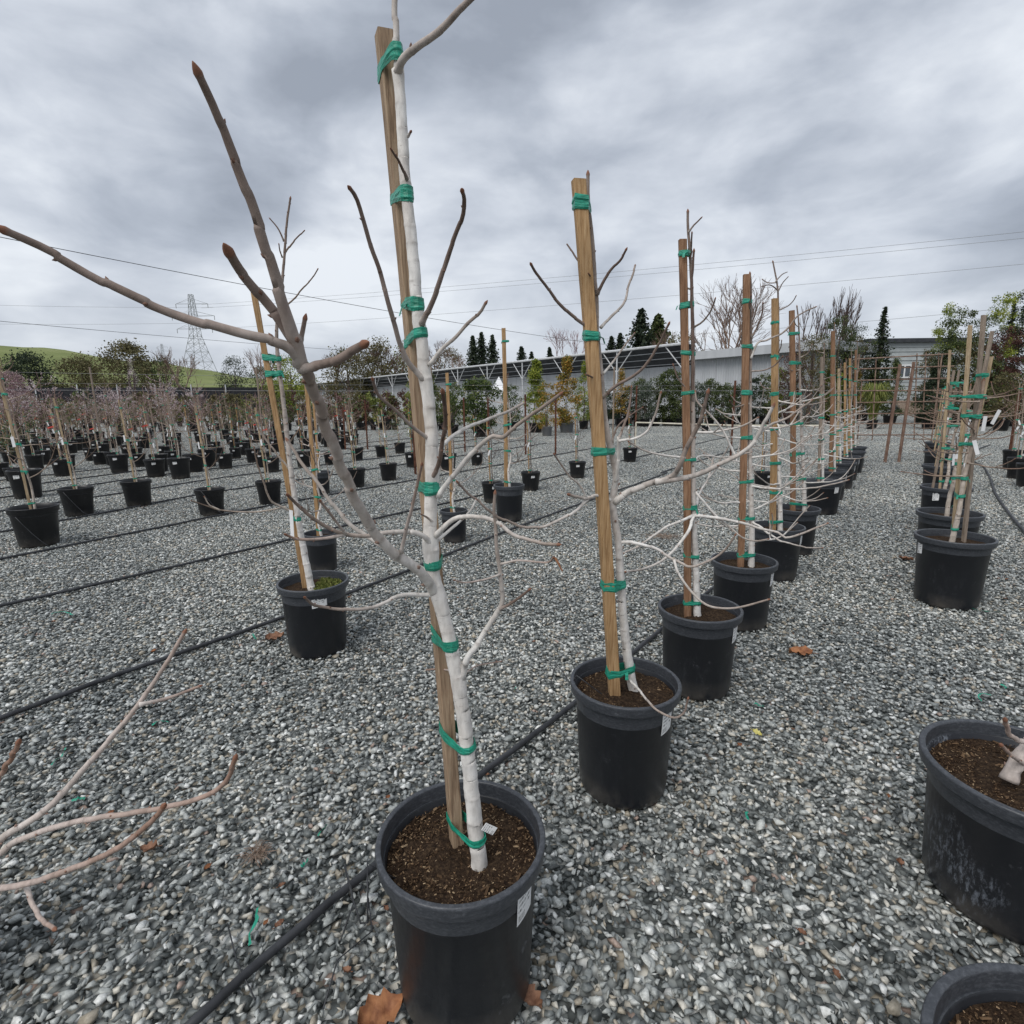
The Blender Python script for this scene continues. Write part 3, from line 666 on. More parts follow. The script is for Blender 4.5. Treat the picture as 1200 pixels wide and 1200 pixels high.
def tree_two():
    rng = random.Random(5); base = Vector((.424, 1.965, 0)); Y = 1.965
    t = empty('potted_tree', base, 'white-trunked tree on broad tan stake with a low shoot curling over its pot rim', 'tree', 'white-trunked trees in a row')
    pot(t, 'lip', lab=R(-46), chips=True, n=56)
    sa, so_ = stake(t, PY(721, 818, Y - .02) - base + Vector((0, 0, -.03)), PY(678, 211, Y - .02) - base, .041, .036, R(6), 'wood_b', rng)
    TP = [(746, 822), (738, 785), (732, 740), (728, 690), (725, 640), (719, 600), (718, 583), (722, 562), (719, 540), (713, 515), (709, 492), (706, 462), (704, 437), (701, 407), (699, 387), (699, 355), (697, 330), (695, 292), (692, 262), (690, 245), (689, 225), (689, 207)]
    pts = tr(base, TP, Y + .01, Y + .03); pts[0].z -= .02
    tk = do_trunk(t, pts, .0195, .0055, rng, age1=.65, node=.045); y = Y + .015
    B = lambda px, ya, yb, r0, r1, a0, a1, mat='bark', k=.78, **kw: do_branch(tk, tr(base, px, ya, yb), r0 * k, r1 * k, rng, a0, a1, mat, **kw)
    B([(701, 397), (692, 385), (680, 377), (667, 367), (652, 352), (640, 335), (628, 320), (623, 311)], y, 1.8, .0085, .0050, .45, .9, 'bark_taupe', node=.05)
    B([(700, 345), (707, 330), (717, 315), (727, 305), (733, 294)], y, 1.9, .0075, .0045, .75, 1, 'bark_taupe', node=.035)
    B([(704, 384), (717, 370), (731, 356), (736, 337), (742, 320), (744, 312)], y, 2.1, .0065, .0042, .25, .6, node=.045)
    B([(697, 318), (680, 308), (670, 294), (665, 287)], y + .02, 2.1, .0050, .0036, .6, .9, 'bark_taupe', node=.03)
    B([(697, 341), (694, 328), (690, 321)], y, 1.92, .0050, .0030, .8, 1, 'bark_taupe', node=.02)
    B([(707, 438), (720, 422), (732, 405), (743, 391)], y, 2.1, .0055, .0034, .2, .7, node=.05)
    B([(706, 466), (722, 452), (740, 442), (755, 430), (770, 407), (783, 381)], y, 1.8, .0080, .0045, .4, .85, 'bark_taupe', node=.05)
    B([(703, 448), (692, 441), (686, 439)], y, 1.85, .0045, .0030, .7, 1, 'bark_taupe', node=.03)
    B([(720, 588), (740, 575), (762, 567), (788, 558), (796, 546), (807, 520), (820, 495), (829, 462)], y, 1.75, .0135, .0055, .12, .85, k=.95, node=.055)
    B([(768, 565), (790, 562), (815, 557), (837, 547), (862, 535), (880, 522), (890, 508), (897, 493), (905, 478)], 1.90, 1.76, .0108, .0055, .45, .2, k=.95, node=.07)
    B([(890, 508), (905, 497), (925, 488), (950, 470)], 1.795, 1.8, .0060, .0034, .3, .6, node=.06)
    B([(862, 535), (850, 510), (838, 492), (818, 472), (815, 460)], 1.83, 1.85, .0050, .0034, .1, .5, node=.06)
    B([(716, 586), (700, 581), (685, 584), (668, 580)], y, 1.82, .0082, .0060, .1, .5, node=.05)
    B([(690, 583), (686, 588), (670, 602), (637, 617), (612, 617), (593, 610), (577, 602), (562, 588), (547, 577), (537, 566)], 1.90, 1.7, .0075, .0045, .15, .75, node=.05)
    B([(687, 583), (679, 568), (667, 558), (658, 545), (650, 533)], 1.88, 1.8, .0050, .0034, .2, .7, node=.05)
    B([(719, 575), (723, 555), (725, 535), (725, 512)], y, 1.9, .0085, .0080, .0, .1, node=.07, bud=False)
    B([(725, 517), (738, 515), (752, 510), (762, 500), (769, 482), (774, 462)], 1.9, 1.85, .0060, .0042, .1, .55, node=.055)
    B([(725, 514), (733, 494), (738, 475), (740, 455)], 1.9, 1.95, .0060, .0040, .4, .8, 'bark_taupe', node=.04)
    B([(716, 519), (724, 500), (738, 487), (752, 478)], y, 2.05, .0048, .0032, .5, .9, 'bark_taupe', node=.05)
    B([(724, 636), (744, 636), (768, 643), (792, 657), (810, 664), (831, 657), (849, 645), (861, 628)], y, 1.8, .0085, .0040, .05, .6, node=.06)
    B([(790, 656), (795, 672), (810, 693), (828, 709), (849, 713), (870, 711), (899, 703)], 1.90, 1.75, .0060, .0040, .1, .6, node=.06)
    do_branch(tk, traced(base, [(738, 797, 1.95), (750, 810, 1.86), (765, 828, 1.76), (780, 838, 1.71), (793, 841, 1.69), (802, 834, 1.69), (806, 820, 1.69)], 0), .0046, .0034, rng, .0, .85, 'bark', node=.05)
    for px, py in ((681, 242), (691, 394), (707, 528), (718, 685), (725, 784)):
        z = (PY(px, py, Y) - base).z; s = sa(z); p = along(pts, z); rr = .019 - .0135 * min(1, max(0, (z - .4) / 1.75))
        tie(t, z, [((s.x, s.y), so_), ((p.x, p.y), circ(rr * 1.05))], rng, .022, 3, rng.random() < .4)
tree_two()

def gen_limbs(rng, pts, n, zlo, zhi, lmin, lmax, r0, r1, a0, a1, up=.5, droop=.0, sub=1):
    """limbs leaving a stem: list of (points, r0, r1, age0, age1)"""
    out = []; az = rng.uniform(0, 6.28)
    for i in range(n):
        z = zlo + (zhi - zlo) * (i + rng.uniform(.1, .9)) / n; p = along(pts, z); az += 2.4 + rng.uniform(-.5, .5)
        L = rng.uniform(lmin, lmax) * (1.12 - .5 * (z - zlo) / max(.01, zhi - zlo))
        d = Vector((math.cos(az), math.sin(az), rng.uniform(-.1, .5) * up * 2 - droop)).normalized()
        P = [p]; k = 6
        for j in range(k):
            d = (d + Vector((rng.uniform(-.22, .22), rng.uniform(-.22, .22), up * .36 * (j / k * 1.6) - droop * .3 * (1 - j / k) + rng.uniform(-.12, .12)))).normalized(); P.append(P[-1] + d * L / k)
        f = (.75 + .25 * L / lmax)
        out.append((P, r0 * f, r1, a0, a1))
        for _ in range(sub):
            if rng.random() < .7:
                q = rng.randrange(2, 5); e = (P[q] - P[q - 1]).normalized(); s = Vector((rng.uniform(-1, 1), rng.uniform(-1, 1), rng.uniform(-.1, .9))).normalized()
                e = (e * .6 + s * .7).normalized(); l = L * rng.uniform(.3, .5); P2 = [P[q]]
                for j in range(4): e = (e + Vector((rng.uniform(-.2, .2), rng.uniform(-.2, .2), up * .28))).normalized(); P2.append(P2[-1] + e * l / 4)
                out.append((P2, r0 * f * .6, r1 * .9, a0 + .25, a1))
    return out

def row_tree(base, seed, label, stake_px, Y, matw, Rr=.21, H=.443, kind='lip', lab=R(-40), trunk_px=None, traces=(), nl=8, trunk_r=.021, ties=None, zr=(.62, 1.45), lr=(.35, .62), group='white-trunked trees in a row', stake_w=.042, twig=True, n=40):
    rng = random.Random(seed); base = Vector((base[0], base[1], 0))
    t = empty('potted_tree', base, label, 'tree', group); pot(t, kind, Rr, H, 'pot', n, lab)
    (bx, by), (tx, ty) = stake_px
    a = PY(bx, by, Y - .0) - base; a.z = H - .08; b = PY(tx, ty, Y) - base
    sa, so_ = stake(t, a, b, stake_w, stake_w * .85, rng.uniform(-.25, .25), matw, rng)
    if trunk_px: pts = tr(base, trunk_px, Y + .0, Y + .02); pts[0].z = H - .08
    else:
        pts = [Vector((sa(H - .08).x + .058, .0, H - .08))]; top = b.z + rng.uniform(.0, .18); N = 9
        for j in range(1, N + 1):
            z = H + (top - H) * j / N; pts.append(Vector((sa(z).x + .045 + rng.uniform(-.006, .006) - .018 * j / N, rng.uniform(-.01, .01), z)))
    tk = do_trunk(t, pts, trunk_r, .0055, rng, age1=.8, node=.06, n=10)
    for px, ya, yb, r0, r1, a0, a1 in traces: do_branch(tk, tr(base, px, ya, yb), r0, r1, rng, a0, a1, 'bark', node=.06, n=7, step=.02)
    for P, r0, r1, a0, a1 in gen_limbs(rng, pts, nl, zr[0], zr[1], lr[0], lr[1], .0080, .0036, .03, .5, .45, .12, 2): do_branch(tk, P, r0, r1, rng, a0, a1, 'bark', node=.06, n=6, step=.022, buds=False)
    if twig:
        for P, r0, r1, a0, a1 in gen_limbs(rng, pts, 4, zr[1], pts[-1].z - .06, .12, .3, .0055, .0034, .5, .95, .7, 0, 0): do_branch(tk, P, r0, r1, rng, a0, a1, 'bark', node=.04, n=6, step=.02, buds=False)
    zs = ties or [H + .03, H + .28, H + .52, H + .80, H + 1.08, H + 1.36, H + 1.62]
    for z in zs:
        if z > b.z - .03: continue
        s = sa(z); p = along(pts, z); rr = trunk_r - (trunk_r - .0055) * min(1, max(0, (z - .4) / 1.8)); tie(t, z, [((s.x, s.y), so_), ((p.x, p.y), circ(rr * 1.06, 8))], rng, .020, 2, rng.random() < .4)
    return t
row_tree((.96, 2.715), 3, 'white-trunked tree on brown stake with a dark side stem near its top', ((806, 720), (800, 281)), 2.715, 'wood_c',
    trunk_px=[(818, 716), (815, 660), (813, 603), (812, 550), (812, 500), (812, 450), (812, 400), (811, 350), (810, 320), (808, 290), (806, 262), (806, 250)],
    traces=[([(812, 604), (800, 610), (780, 618), (750, 639), (731, 648)], 2.7, 2.5, .0075, .004, .05, .4),
            ([(813, 604), (804, 627), (780, 654), (756, 666), (734, 670)], 2.7, 2.4, .0085, .0045, .03, .35),
            ([(814, 604), (840, 607), (870, 613), (893, 620), (912, 624), (925, 630), (968, 614)], 2.7, 2.5, .0085, .004, .05, .5),
            ([(812, 470), (812, 430), (812, 388), (810, 345), (812, 312), (813, 296)], 2.72, 2.66, .0075, .005, .85, 1.0),
            ([(807, 272), (814, 263), (821, 256)], 2.72, 2.7, .0045, .003, .7, 1.0),
            ([(814, 575), (822, 585), (840, 605), (858, 620), (870, 630), (885, 634), (899, 632)], 2.72, 2.6, .006, .0035, .05, .5),
            ([(812, 560), (818, 535), (850, 536), (880, 530)], 2.72, 2.9, .006, .0034, .05, .4)],
    nl=3, trunk_r=.0195, ties=[.47, .71, .96, 1.2, 1.52, 1.70, 1.92, 2.14], zr=(.8, 1.5), n=48, stake_w=.034)
row_tree((1.53, 3.555), 14, 'white-trunked tree on brown stake, second pot beyond the broad tan stake', ((868, 662), (875, 322)), 3.555, 'wood_c', nl=13, zr=(.55, 1.4), lr=(.4, .7), stake_w=.039, trunk_px=[(881, 660), (881, 620), (880, 580), (879, 540), (879, 500), (879, 450), (880, 400), (880, 360), (880, 335), (879, 322)],
    traces=[([(880, 420), (888, 402), (900, 398), (920, 388), (935, 370), (955, 360)], 3.55, 3.6, .007, .004, .3, .7), ([(881, 395), (888, 382), (893, 368), (894, 356)], 3.55, 3.5, .006, .004, .8, 1.0)])
row_tree((2.22, 4.54), 15, 'white-trunked tree on tan stake topped by a branching twig crown', ((906, 617), (908, 350)), 4.54, 'wood_b', nl=15, trunk_px=[(915, 617), (914, 580), (912, 540), (910, 500), (911, 450), (912, 400), (912, 360), (911, 335), (906, 308)],
    traces=[([(911, 340), (903, 334), (892, 336)], 4.54, 4.4, .005, .003, .8, 1), ([(911, 343), (917, 332), (923, 325)], 4.54, 4.5, .005, .003, .8, 1), ([(909, 330), (916, 322), (922, 319)], 4.54, 4.6, .005, .003, .8, 1)], zr=(.6, 1.5), lr=(.4, .75))
row_tree((2.76, 5.30), 16, 'white-trunked tree with dark brown stake standing right behind the twig-crowned one', ((930, 592), (928, 364)), 5.30, 'wood_c', nl=15, zr=(.6, 1.6), lr=(.35, .7), trunk_px=[(944, 592), (942, 560), (940, 520), (938, 470), (937, 420), (936, 380), (934, 360)], traces=[([(925, 420), (922, 440), (918, 460), (921, 480)], 5.2, 5.2, .02, .02, .4, .3)][:0])
k = 0
for (x, y, rr, hh, sx, st, mw) in ((4.05, 7.15, .225, .43, (960, 560, 963, 418), .03, 'old_wood'), (4.72, 8.15, .21, .43, (974, 552, 976, 388), .045, 'wood_c'), (5.45, 9.15, .21, .43, (981, 543, 983, 432), .03, 'bamboo'),
                               (6.1, 10.1, .21, .43, (990, 534, 990, 425), .03, 'wood_b'), (6.75, 11.0, .21, .43, (995, 527, 996, 420), .03, 'wood_b'), (7.4, 12.0, .21, .43, (1000, 520, 1003, 410), .03, 'wood_c')):
    c = ['bare tree on weathered grey stake, pot labelled in front, past the white-trunked row', 'bare tree on brown stake with several green ties, between thin staked pots', 'bare tree on pale cane in the crowded end of the row'] [min(k, 2)]
    row_tree((x, y), 40 + k, c, ((sx[0], sx[1]), (sx[2], sx[3])), y, mw, rr, hh, 'plain' if k == 0 else 'lip', R(-75 if k == 0 else -40), None, (), 8, .017, None, (.65, 1.3), (.3, .6), 'crowded pots at the end of the row', st, True, 28); k += 1

# ------------------------------------------------------------------ the row of twin-staked trees on the right
def right_tree(base, seed, label, Rr, H, lab, st, n=36, tags=3, nl=7, hgt=1.55):
    rng = random.Random(seed); base = Vector((*base, 0)); t = empty('potted_tree', base, label, 'tree', 'twin-staked trees in wide black pots')
    pot(t, 'lip', Rr, H, 'pot', n, lab)
    ats = []
    for (dx, dy, lx, top, wd, mw) in st: ats.append(stake(t, (dx, dy, H - .08), (dx + lx, dy, top), wd, wd, rng.uniform(0, .6), mw, rng))
    stems = []
    for dx in (-.045, .035)[:1 + (seed % 3 > 0)]:
        N = 8; pts = [Vector((dx, -.03, H - .08))]
        for j in range(1, N + 1): z = H + (hgt - .2) * j / N * .8; pts.append(Vector((dx + (.07 - .02 * (dx > 0)) * j / N + rng.uniform(-.012, .012), -.03 + rng.uniform(-.015, .015), z)))
        tk = do_trunk(t, pts, .019, .008, rng, 'bark_field', .55, node=.045, n=9); stems.append(pts)
        for P, r0, r1, a0, a1 in gen_limbs(rng, pts, nl, H + .4, pts[-1].z - .02, .25, .55, .007, .0034, .3, .75, .3, .05, 1): do_branch(tk, P, r0, r1, rng, a0, a1, 'bark_field', node=.045, n=6, step=.02)
    for z in (H + .06, H + .3, H + .42, H + .66, H + .85, H + .98, H + 1.12):
        a, off = ats[rng.randrange(len(ats))]; p = along(rng.choice(stems), z); s = a(z)
        if math.hypot(s.x - p.x, s.y - p.y) < .2: tie(t, z, [((s.x, s.y), off), ((p.x, p.y), circ(.021, 8))], rng, .018, 2, True)
    for i in range(tags): p = along(stems[0], H + rng.uniform(.4, .9)); hangtag(t, p + Vector((rng.uniform(-.12, .1), -.08, 0)), rng, (.024, .10), 'tag')
RP = [G(1119, 628, .50), G(1113, 600, .50), G(1109, 570, .50), G(1104, 545, .50), G(1101, 528, .50), G(1099, 518, .50)]
def rl(px, py, b): q = PY(px, py, b.y); return q - Vector((b.x, b.y, 0))
for i, q in enumerate(RP):
    b = Vector((q.x, q.y, 0))
    if i == 0: st = [(rl(1135, 615, b).x, .02, rl(1156, 369, b).x - rl(1135, 615, b).x, rl(1156, 369, b).z, .023, 'old_wood'), (rl(1126, 615, b).x, .05, rl(1144, 380, b).x - rl(1126, 615, b).x, rl(1144, 380, b).z, .020, 'bamboo')]
    elif i == 1: st = [(rl(1120, 600, b).x, .02, .1, 2.0, .022, 'old_wood'), (rl(1128, 600, b).x, .05, .09, 1.8, .020, 'bamboo')]
    elif i == 2: st = [(rl(1105, 562, b).x, .02, rl(1115, 410, b).x - rl(1105, 562, b).x, rl(1115, 410, b).z, .022, 'bamboo'), (rl(1098, 560, b).x, .05, .06, 1.75, .02, 'old_wood')]
    else: st = [(.0, .03, .08, 1.75 + .08 * (i % 2), .022, 'old_wood'), (-.06, .05, .05, 1.6, .020, 'bamboo')]
    lb = ['twin-trunked tree on two tall weathered stakes in wide black pot with small side label', 'twin-staked tree right behind the wide black pot with small side label', 'twin-staked tree with white hanging tags, third in the wide pot row'][i] if i < 3 else 'twin-staked tree in wide black pot deep in the row by the rusty trellis'
    right_tree((q.x, q.y), 60 + i, lb, .242, .50, R(168) if i == 0 else (R(-150) if i == 2 else None), st, 40 if i < 2 else 28)

def front_right():
    # wide pot with a thick pale stem that leaves the picture, and the next pot in front of it
    rng = random.Random(8); base = Vector((1.49, 1.44, 0))
    t = empty('potted_tree', base, 'wide black pot with chalky scuffs holding a low gnarled pale stem', 'tree')
    pot(t, 'lip', .26, .43, 'pot_scuffed', 64, None, .06, True)
    y = 1.42; pts = tr(base, [(1182, 915), (1190, 895), (1205, 875), (1225, 845), (1240, 780), (1255, 700), (1262, 600)], y, y + .05)
    mb = MB(); branch(mb, pts, .020, .011, rng, .30, .5, .06, True, 14, .01, .15, True, 1.1, .08, .25); tk = mb.build('trunk', 'bark_fig', t, True)
    for px, r in (([(1210, 872), (1198, 869), (1185, 863), (1180, 853), (1178, 845)], .0075), ([(1204, 897), (1194, 891), (1184, 884), (1174, 874)], .0065), ([(1222, 850), (1235, 835), (1260, 830)], .008)):
        do_branch(tk, tr(base, px, y, y - .06), r, r * .75, rng, .2, .75, 'bark_fig', node=.03)
    base = Vector((.905, .62, 0))
    t = empty('potted_tree', base, 'wide black pot with mulch standing right in front of the scuffed wide pot', 'tree')
    pot(t, 'lip', .26, .43, 'pot', 72, None, .06, True)
    pts = [Vector(p) for p in ((.10, -.06, .36), (.12, -.07, .6), (.13, -.07, .9), (.15, -.08, 1.2), (.16, -.08, 1.6))]
    # its stem stands outside the frame
    mb = MB(); branch(mb, pts, .02, .01, rng, .1, .5, .07, True, 12, .012, .1); mb.build('trunk', 'bark', t, True)
front_right()

def front_left():
    rng = random.Random(9); base = Vector((-1.60, 1.12, 0)); y = 1.12
    t = empty('potted_tree', base, 'low pale branches with brown tips reaching in from a pot at the side', 'tree')
    pot(t, 'lip', chips=False, n=40)
    pts = [Vector(p) for p in ((.06, 0, .37), (.07, -.01, .55), (.06, .01, .8), (.05, 0, 1.1), (.05, .01, 1.5), (.03, 0, 1.9))]
    mb = MB(); branch(mb, pts, .023, .008, rng, 0, .5, .07, True, 12, .012, .1); tk = mb.build('trunk', 'bark', t, True)
    rt = [pts[1] + Vector((.0, 0, .03)), pts[1].lerp(pts[2], .1), pts[1].lerp(pts[0], .45)]
    fa = lambda px, r0, r1, yb, root, a0=.12, a1=.7, **kw: do_branch(tk, ([root] if root is not None else []) + tr(base, px, y, yb), r0, r1, rng, a0, a1, 'bark_fig', n=11, **kw)
    fa([(-30, 1000), (5, 980), (55, 948), (86, 915), (129, 866), (160, 829), (173, 810), (194, 779), (215, 743)], .0110, .0042, 1.22, rt[1], .0, .55, node=.06)
    fa([(163, 826), (197, 818), (232, 805)], .0045, .0030, 1.2, None, .3, .7, node=.05)
    fa([(-20, 1000), (18, 986), (62, 970), (105, 960), (160, 952), (203, 944), (243, 932), (265, 915), (275, 890)], .0085, .0046, 1.0, rt[1], .0, .85, node=.055)
    fa([(-40, 1050), (0, 1041), (31, 1036), (62, 1026), (105, 1010), (136, 995), (160, 978), (182, 958), (191, 946)], .0088, .0052, 1.0, rt[2], .15, .9, node=.04)
    fa([(30, 1036), (37, 1057), (49, 1078), (63, 1088)], .0055, .0042, 1.02, None, .3, .7, node=.025)
    fa([(-30, 960), (-12, 930), (0, 909), (12, 890), (21, 872)], .0060, .0050, 1.1, rt[1], .5, .9, node=.025)
front_left()

def left_tree():
    # staked tree left of the front row, dead straight pale stem, mossy soil
    rng = random.Random(12); base = Vector((-1.21, 3.235, 0)); Y = 3.235
    t = empty('potted_tree', base, 'leaning pale-trunked tree on tan stake, mossy soil, pot with crooked white label', 'tree')
    pot(t, 'lip', lab=R(-62), n=48, lab_size=(.085, .06))
    mb = MB()
    for i in range(500):
        a, r = rng.uniform(-1.2, 1.6), .17 * math.sqrt(rng.random()); c = Vector((r * math.cos(a), r * math.sin(a), .392 + rng.uniform(0, .012))); s = rng.uniform(.003, .008)
        d = Vector((rng.uniform(-1, 1), rng.uniform(-1, 1), 1)).normalized(); x = d.orthogonal(); mb.add([c + x * s, c - x * s, c + d * s * 2.4], [(0, 1, 2)], tone=rng.random())
    tag(mb.build('moss', 'fol_grassy', t), kind='stuff')
    a = PY(358, 690, Y) - base; a.z = .36; b = PY(296, 335, Y) - base
    sa, so_ = stake(t, a, b, .030, .028, .3, 'wood_b', rng)
    pts = tr(base, [(366, 692), (357, 650), (349, 605), (342, 560), (337, 515), (332, 470), (327, 430), (324, 395), (327, 360), (331, 327), (334, 290), (336, 262), (340, 234)], Y - .04, Y)
    pts[0].z = .36
    mb = MB(); branch(mb, pts, .021, .005, rng, .0, .85, .06, True, 12, .012, .1); tk = mb.build('trunk', 'bark', t, True)
    B = lambda px, ya, yb, r0, r1, a0, a1: do_branch(tk, tr(base, px, ya, yb), r0, r1, rng, a0, a1, 'bark_field', node=.05, n=7, step=.015)
    B([(333, 283), (326, 268), (317, 257)], Y, 3.2, .005, .003, .6, .9); B([(334, 296), (345, 282), (356, 271)], Y, 3.2, .005, .003, .5, .9)
    B([(331, 302), (328, 294), (327, 287)], Y, 3.2, .004, .003, .6, .9); B([(326, 365), (343, 352), (352, 341), (365, 327), (372, 316)], Y, 3.15, .0055, .003, .3, .8)
    B([(341, 552), (320, 526), (305, 505), (296, 487), (290, 476)], Y, 3.1, .007, .0035, .1, .5)
    B([(343, 600), (330, 594), (317, 586), (309, 565), (302, 545), (298, 525)], Y - .03, 3.0, .007, .0035, .1, .6)
    B([(335, 594), (300, 600), (260, 598), (240, 592), (225, 587)], Y - .05, 2.9, .0055, .003, .1, .6); B([(258, 598), (246, 592), (240, 583)], 2.93, 2.9, .004, .003, .05, .1)
    B([(338, 520), (352, 500), (358, 478)], Y, 3.3, .005, .003, .4, .8)
    for px, py in ((305, 420), (308, 438), (346, 606)):
        z = (PY(px, py, Y) - base).z; s = sa(z); p = along(pts, z); tie(t, z, [((s.x, s.y), so_), ((p.x, p.y), circ(.015, 8))], rng, .022, 2, True)
    hangtag(t, PY(341, 598, 3.12) - base, rng, (.028, .17), 'tag', tilt=.05)
left_tree()

# ------------------------------------------------------------------ field trees: prototypes, then copies
PROTO, USED, LAB = {}, {}, {}
def make_proto(key, seed, Rr, H, kind, potmat, lab, stk, hgt, mat, nl, lr, zr, style=(.6, 0), blossom=0, tags=1, leafy=None, n=24, r=.012, redtag=False, label='', group='', shared=True):
    rng = random.Random(seed); t = empty('potted_tree', (0, 0, 0), label, 'tree', group)
    pot(t, kind, Rr, H, potmat, n, lab, lab_size=(.075, .055))
    sa = None
    if stk: sa, so_ = stake(t, (-.03, .02, H - .08), (-.03 + stk[2], .02, stk[0]), stk[1], stk[1], rng.uniform(0, .6), stk[3], rng)
    N = 8; pts = [Vector((.012, 0, H - .08))]
    for j in range(1, N + 1): pts.append(Vector((.012 + (stk[2] if stk else 0) * j / N + rng.uniform(-.02, .02), rng.uniform(-.02, .02), H + (hgt - H) * j / N)))
    tk = do_trunk(t, pts, r, .004, rng, mat, .8, node=.08, n=7)
    mb = MB(); tips = []
    for P, r0, r1, a0, a1 in gen_limbs(rng, pts, nl, zr[0], zr[1], lr[0], lr[1], r * .5, .0026, .3, .8, style[0], style[1], 2):
        branch(mb, P, r0, r1, rng, a0, a1, .06, False, 5, .035, .15, False); tips += P[2:]
    mb.build('branches', mat, tk)
    if blossom:
        fb = MB()
        for _ in range(blossom):
            p = rng.choice(tips) + Vector((rng.gauss(0, .02), rng.gauss(0, .02), rng.gauss(0, .02))); s = rng.uniform(.008, .016)
            d = Vector((rng.gauss(0, 1), rng.gauss(0, 1), rng.gauss(0, 1))).normalized(); x = d.orthogonal().normalized(); y = d.cross(x)
            fb.add([p + x * s, p + y * s, p - x * s, p - y * s, p + d * s * .7], [(0, 1, 4), (1, 2, 4), (2, 3, 4), (3, 0, 4)], tone=rng.random())
        tag(fb.build('blossoms', 'fol_blossom', tk), kind='stuff')
    if leafy:
        fb = MB()
        for _ in range(leafy[1]):
            p = rng.choice(tips) + Vector((rng.gauss(0, .05), rng.gauss(0, .05), rng.gauss(0, .05))); leaf(fb, p, rng.uniform(.02, .045), rng)
        tag(fb.build('foliage', 'fol_' + leafy[0], tk), kind='stuff')
    if sa:
        for z in (H + .03, H + .35, H + .62, stk[0] - .12):
            s = sa(z); p = along(pts, z); tie(t, z, [((s.x, s.y), so_), ((p.x, p.y), circ(r * .9, 6))], rng, .02, 1, True)
    for i in range(tags): p = along(pts, H + rng.uniform(.3, .7)); hangtag(t, p + Vector((rng.uniform(-.06, .06), -.05, 0)), rng, (.03, .10), 'tag')
    if redtag: hangtag(t, along(pts, H + .75) + Vector((0, -.04, 0)), rng, (.03, .12), 'tag_red', tilt=1.3)
    PROTO[key] = t; USED[key] = 0; LAB[key] = label; return t
def leaf(mb, p, s, rng, up=.3, asp=.45, tone=None):
    d = Vector((rng.gauss(0, 1), rng.gauss(0, 1), rng.gauss(0, 1) + up)).normalized(); x = d.orthogonal().normalized()
    x.rotate(Matrix.Rotation(rng.uniform(0, 6.28), 3, d)); y = d.cross(x) * asp * s
    mb.add([p, p + x * s * .5 + y, p + x * s, p + x * s * .5 - y], [(0, 1, 2, 3)], tone=rng.random() if tone is None else min(1, max(0, tone)))
GF = 'bare staked trees standing in rows on the gravel field'
make_proto('cane', 101, .21, .40, 'plain', 'pot_far', None, (1.62, .022, -.06, 'bamboo'), 1.75, 'bark_field', 9, (.3, .6), (.65, 1.5), label='slim bare tree tied to pale cane in black pot, no label', group=GF + ', pale canes')
make_proto('pink', 102, .21, .40, 'plain', 'pot_far', R(-80), (1.55, .016, -.05, 'bamboo'), 1.95, 'bark_pink', 13, (.35, .7), (.7, 1.8), tags=2, redtag=True, label='bare pinkish-twigged tree with red tag in labelled black pot on the gravel field', group=GF + ', red tags')
make_proto('grey', 103, .195, .40, 'plain', 'pot_far', R(-75), (1.75, .016, -.07, 'old_wood'), 2.0, 'bark_field', 12, (.3, .6), (.8, 1.85), tags=2, label='bare grey-stemmed tree with white tags in labelled black pot on the gravel field', group=GF + ', white tags')
make_proto('bloss', 104, .20, .40, 'plain', 'pot_far', R(-95), (1.7, .016, -.06, 'old_wood'), 2.25, 'bark_pink', 14, (.4, .8), (.9, 2.1), blossom=420, label='staked tree just breaking into pale pink blossom in black pot on the gravel field', group=GF + ', pink blossom')
make_proto('brown', 105, .20, .38, 'plain', 'pot_far', R(-85), (1.5, .019, -.04, 'wood_b'), 1.7, 'bark_dark', 10, (.25, .5), (.7, 1.5), tags=1, label='bare dark-twigged tree tied to thin wooden stake in labelled black pot on the gravel field', group=GF + ', dark twigs')
make_proto('green', 106, .20, .38, 'plain', 'pot_far', None, (1.5, .017, -.05, 'bamboo'), 1.5, 'bark_field', 13, (.3, .55), (.7, 1.4), leafy=('olive', 420), label='small leafy olive-green tree tied to cane in black pot on the gravel field', group=GF + ', leafy')
make_proto('wht', 107, .165, .38, 'lip', 'pot', None, (1.95, .034, .0, 'wood_b'), 1.5, 'bark', 8, (.3, .55), (.55, 1.3), n=36, r=.015, tags=0, label='pale-stemmed bare tree tied to squared tan stake in narrow lipped black pot', group='pale-stemmed trees between the hoses')
PLACED = []
def place(key, x, y, sc=1.0, rz=None, label=None, group=None):
    p = PROTO[key]; rng = random.Random(int(x * 97 + y * 131))
    if USED[key] == 0: o = p
    else: o = copy_tree(p)
    USED[key] = 1
    o.location = (x, y, 0); o.scale = (sc, sc, sc); o.rotation_euler = (0, 0, rng.uniform(-.35, .35) if rz is None else rz)
    o['label'] = label or LAB[key]
    if group: o['group'] = group
    PLACED.append((x, y)); return o
def potpx(l, r_, by):
    cx = (l + r_) / 2; g = G(cx, by); n = Vector((g.x, g.y, 0)).normalized(); dep = (g - CAMP).dot(fwd); Rr = (r_ - l) * dep / F_PX / 2 * .97
    return g.x + n.x * Rr * .8, g.y + n.y * Rr * .8, Rr
BASE_R = {'cane': .21, 'pink': .21, 'grey': .195, 'bloss': .20, 'brown': .20, 'green': .20, 'wht': .165}
